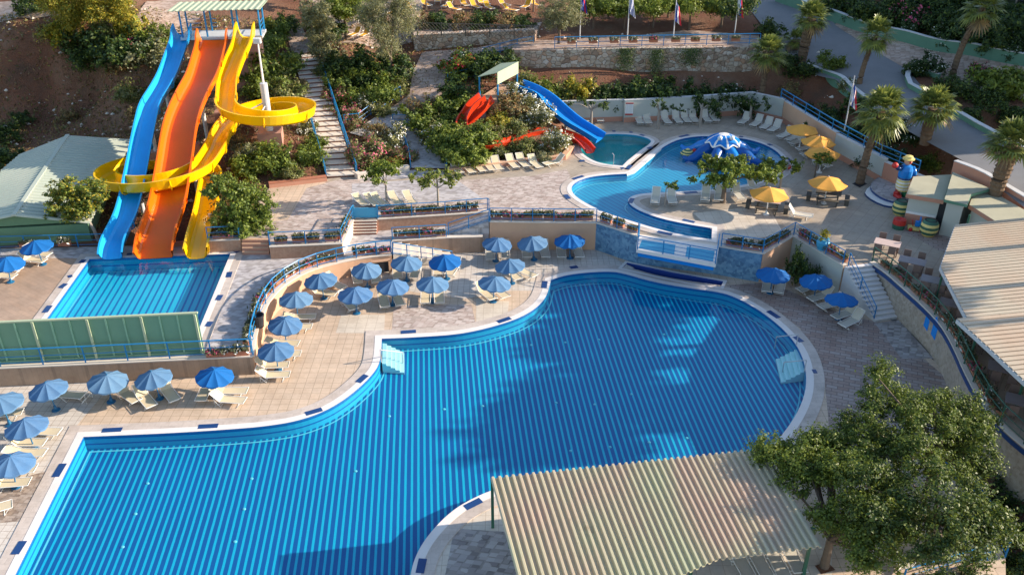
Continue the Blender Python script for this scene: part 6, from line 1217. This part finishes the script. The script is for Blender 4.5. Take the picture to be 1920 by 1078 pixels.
# ------------------------------------------------------------------ fan palms
def palm_crown(nf, R, droop, seed):
    C, F, M = [], [], []; rs = np.random.default_rng(seed)
    for i in range(nf):
        az = i*2.39996+rs.uniform(-.2, .2); f = i/nf; el = math.radians(82-(118+droop)*f**1.05+rs.uniform(-8, 8)); dead = f > .90
        d = np.array([math.cos(az)*math.cos(el), math.sin(az)*math.cos(el), math.sin(el)]); s = np.array([-math.sin(az), math.cos(az), 0]); u = np.cross(d, s); L = R*rs.uniform(.42, .58); o = d*L-np.array([0, 0, .10*L*math.cos(el)])
        b = len(C); C += [s*.02, -s*.02, o-s*.02, o+s*.02]; F.append((b, b+1, b+2, b+3)); M.append(1 if dead else 0)
        nl = 17; fr = R*rs.uniform(.56, .70)
        for k in range(nl):
            a = math.radians(-112+224*k/(nl-1)); dd = d*math.cos(a)+s*math.sin(a)+u*(.18*abs(math.sin(a))); dd /= np.linalg.norm(dd); l = fr*(1-.25*abs(a)/2); pr = np.cross(dd, u); pr /= np.linalg.norm(pr)+1e-9; w = .075*R/1.8
            m = o+dd*l*.55; e = o+dd*l-np.array([0, 0, l*rs.uniform(.14, .42)]); b = len(C); C += [o, m-pr*w, e, m+pr*w]; F.append((b, b+1, b+2, b+3)); M.append(1 if dead else 0)
    me = bpy.data.meshes.new('fronds'); me.from_pydata([tuple(c) for c in C], [], F); me.materials.append(MAT['leaf_palm']); me.materials.append(MAT['leaf_dead']); me.polygons.foreach_set('material_index', M); me.update(); return me
def palm(px, py, z, ytop, R, tr, lb, droop=0, nf=34, skirt=0, seed=1, lean=(0, 0)):
    P = at(px, py, z) if z is not None else att(px, py); z0 = P.z; h = ztop(ytop, P)-z0-R*.15; r = empty('fan_palm', P, 0, lb, 'palm tree', 'fan palms'); n = max(6, int(h/.16)); T = MB(); prof = []
    for i in range(n+1):
        f = i/n; w = tr*(1.25-.45*f) if tr < .3 else tr*(1.0+.15*math.sin(f*3)); prof.append((w*(1.06 if i % 2 else .94), f*h))
    tr *= .85; pts = [(lean[0]*f*f, lean[1]*f*f, f*h) for f in np.linspace(0, 1, n+1)]; T.tube([(0, 0, -.4)]+pts, [prof[0][0]]+[a for a, _ in prof], 12)
    rs = random.Random(seed)
    for i in range(int(n*5)):        # stubs of old fronds
        f = rs.uniform(.12 if tr > .3 else .45, 1); w = rs.uniform(0, 6.28); rad = np.interp(f*h, [b for _, b in prof], [a for a, _ in prof]); c, s = math.cos(w), math.sin(w); cx, cy = lean[0]*f*f, lean[1]*f*f
        T.add([(cx+(rad*.9)*c-s*.06, cy+rad*.9*s+c*.06, f*h), (cx+rad*.9*c+s*.06, cy+rad*.9*s-c*.06, f*h), (cx+(rad+.13)*c, cy+(rad+.13)*s, f*h+.14)], [(0, 1, 2)])
    T.build('trunk', 'palm_bark', r); o = obj('fronds', palm_crown(nf, R*.9, droop, seed), r); o.location = (lean[0], lean[1], h)
    if skirt:
        C, F = [], []; rs2 = np.random.default_rng(seed+5)
        for i in range(skirt):
            w = rs2.uniform(0, 6.28); l = R*rs2.uniform(.5, .85); rr = tr*.8+rs2.uniform(.05, .45); c, s = math.cos(w), math.sin(w); b = len(C); zz = rs2.uniform(-.3, .1); C += [(tr*c-s*.05, tr*s+c*.05, zz), (tr*c+s*.05, tr*s-c*.05, zz), (rr*c+s*.16, rr*s-c*.16, zz-l), (rr*c-s*.16, rr*s+c*.16, zz-l*.9)]; F.append((b, b+1, b+2, b+3))
        me = bpy.data.meshes.new('dead_fronds'); me.from_pydata(C, [], F); me.materials.append(MAT['leaf_dead']); me.update(); o = obj('dead_fronds', me, r); o.location = (lean[0], lean[1], h)
palm(1611,158,6.0,60,2.0,.2,'slim fan palm in the road side bed, middle of the top right group',25,28,0,1,(.7, 0)); palm(1785,145,6.3,8,2.2,.24,'tall fan palm cut by the top edge on the planted island',25,30,20,2,(1.2, 0)); palm(1504,112,6.3,28,2.1,.42,'stout fan palm at the bend of the road, top right',5,38,10,3,(.3, 0)); palm(1490,95,6.3,70,1.4,.35,'short dark fan palm behind the stout one at the road bend',10,26,0,4)
palm(1423,212,Z2,92,2.1,.26,'fan palm rising before the far corner of the pale plaza wall',25,36,26,5,(.1, 0)); palm(1612,344,Z2,200,2.3,.27,'drooping fan palm on the plaza in a square pit',40,40,34,6,(.6, 0)); palm(1735,262,5.1,196,2.2,.40,'fan palm with spiky grey crown beside the road curb',-5,40,0,7,(.1, 0)); palm(1868,358,4.7,262,2.2,.46,'stout fan palm by the kiosk on the right edge',-5,42,0,8,(.3, 0))
tag(MB().prism(ats([(1598,345), (1612,338), (1626,345), (1612,352)], Z2), Z2+.002, Z2+.02).build('tree_pit', 'dark'), kind='structure')
# dry grass and stones on the banks (uncountable)
n = 30000; X = np.where(rng.random(n) < .65, rng.uniform(-62, -28, n), rng.uniform(-30, -2, n)); Y = rng.uniform(58, 92, n); Pxy = np.column_stack([X, Y]); ok = ~npin(Pxy, offset(ccw(L2), .6)) & ~npin(Pxy, offset(ccw(L1), .6)); Pxy = Pxy[ok]; zz = np.array([gz(a, b) for a, b in Pxy]); n = len(zz); C = np.column_stack([Pxy, zz+.1])
o = obj('dry_grass', leafmesh('dry_grass', C, np.column_stack([rng.normal(size=n), rng.normal(size=n), rng.uniform(0, .8, n)]), rng.uniform(.15, .5, n), ['leaf_dead', 'leaf_rust', 'leaf_olive'], rng.integers(0, 3, n), .3)); tag(o, kind='stuff')
n = 1500; X = np.where(rng.random(n) < .6, rng.uniform(-62, -28, n), rng.uniform(-30, 30, n)); Y = rng.uniform(58, 92, n); Pxy = np.column_stack([X, Y]); Pxy = Pxy[~npin(Pxy, offset(ccw(L2), .8)) & ~npin(Pxy, offset(ccw(L1), .8))]; sb_ = MB()
for a, b in Pxy:
    z = gz(a, b); r_ = .06+.24*random.random()**3; vs = [(a+r_*x*random.uniform(.6, 1.2), b+r_*y*random.uniform(.6, 1.2), z+r_*(zq*.6+.15)) for x, y, zq in ((1, 0, 0), (0, 1, .1), (-1, 0, 0), (0, -1, .1), (.1, .1, 1), (0, 0, -1))]
    sb_.add(vs, [(0, 1, 4), (1, 2, 4), (2, 3, 4), (3, 0, 4), (1, 0, 5), (2, 1, 5), (3, 2, 5), (0, 3, 5)])
tag(sb_.build('loose_stones', 'cream_stone'), kind='stuff')
# ------------------------------------------------------------------ outside the frame: hotel wings added to throw shade, pines sized to do so
def block(lb, x0, x1, y0, y1, h, z=2.0):
    r = empty('shade_wing', (x0, y0, z), 0, lb, 'building', 'hotel wings added out of the picture for shade'); MB().box(((x1-x0)/2, (y1-y0)/2, (h-z)/2), (x1-x0, y1-y0, h-z)).build('wall', 'pale_plaster', r); MB().box(((x1-x0)/2, (y1-y0)/2, h-z+.15), (x1-x0+.6, y1-y0+.6, .3)).build('roof', 'grey_white', r)
block('pale hotel wing added beyond the road for shade, taller part', 58, 74, 76, 112, 21.5, 6); block('pale hotel wing added beyond the road for shade, lower part', 56, 70, 66, 75.5, 15.5, 4)
for i, (x, y, zb, zt, R) in enumerate(((46,56.5,13,17,2.4),(47,53,13.4,17.2,2.4),(46,49.3,13.4,17.2,2.3),(47,45,13.6,18,2.5),(46,41.5,14.5,18.2,2.8))):
    tree('tall_pine', Vector((x, y, 3)), 'tall umbrella pine right of the restaurant, '+ORD[i]+' from the back', [((0, 0, (zb+zt)/2-3), (R, R, (zt-zb)/2))], zb-2.5, .3, 46, R*.36, 300, .32, ['leaf_dark', 'leaf_mid'], 'bark', group='tall pines right of the restaurant')
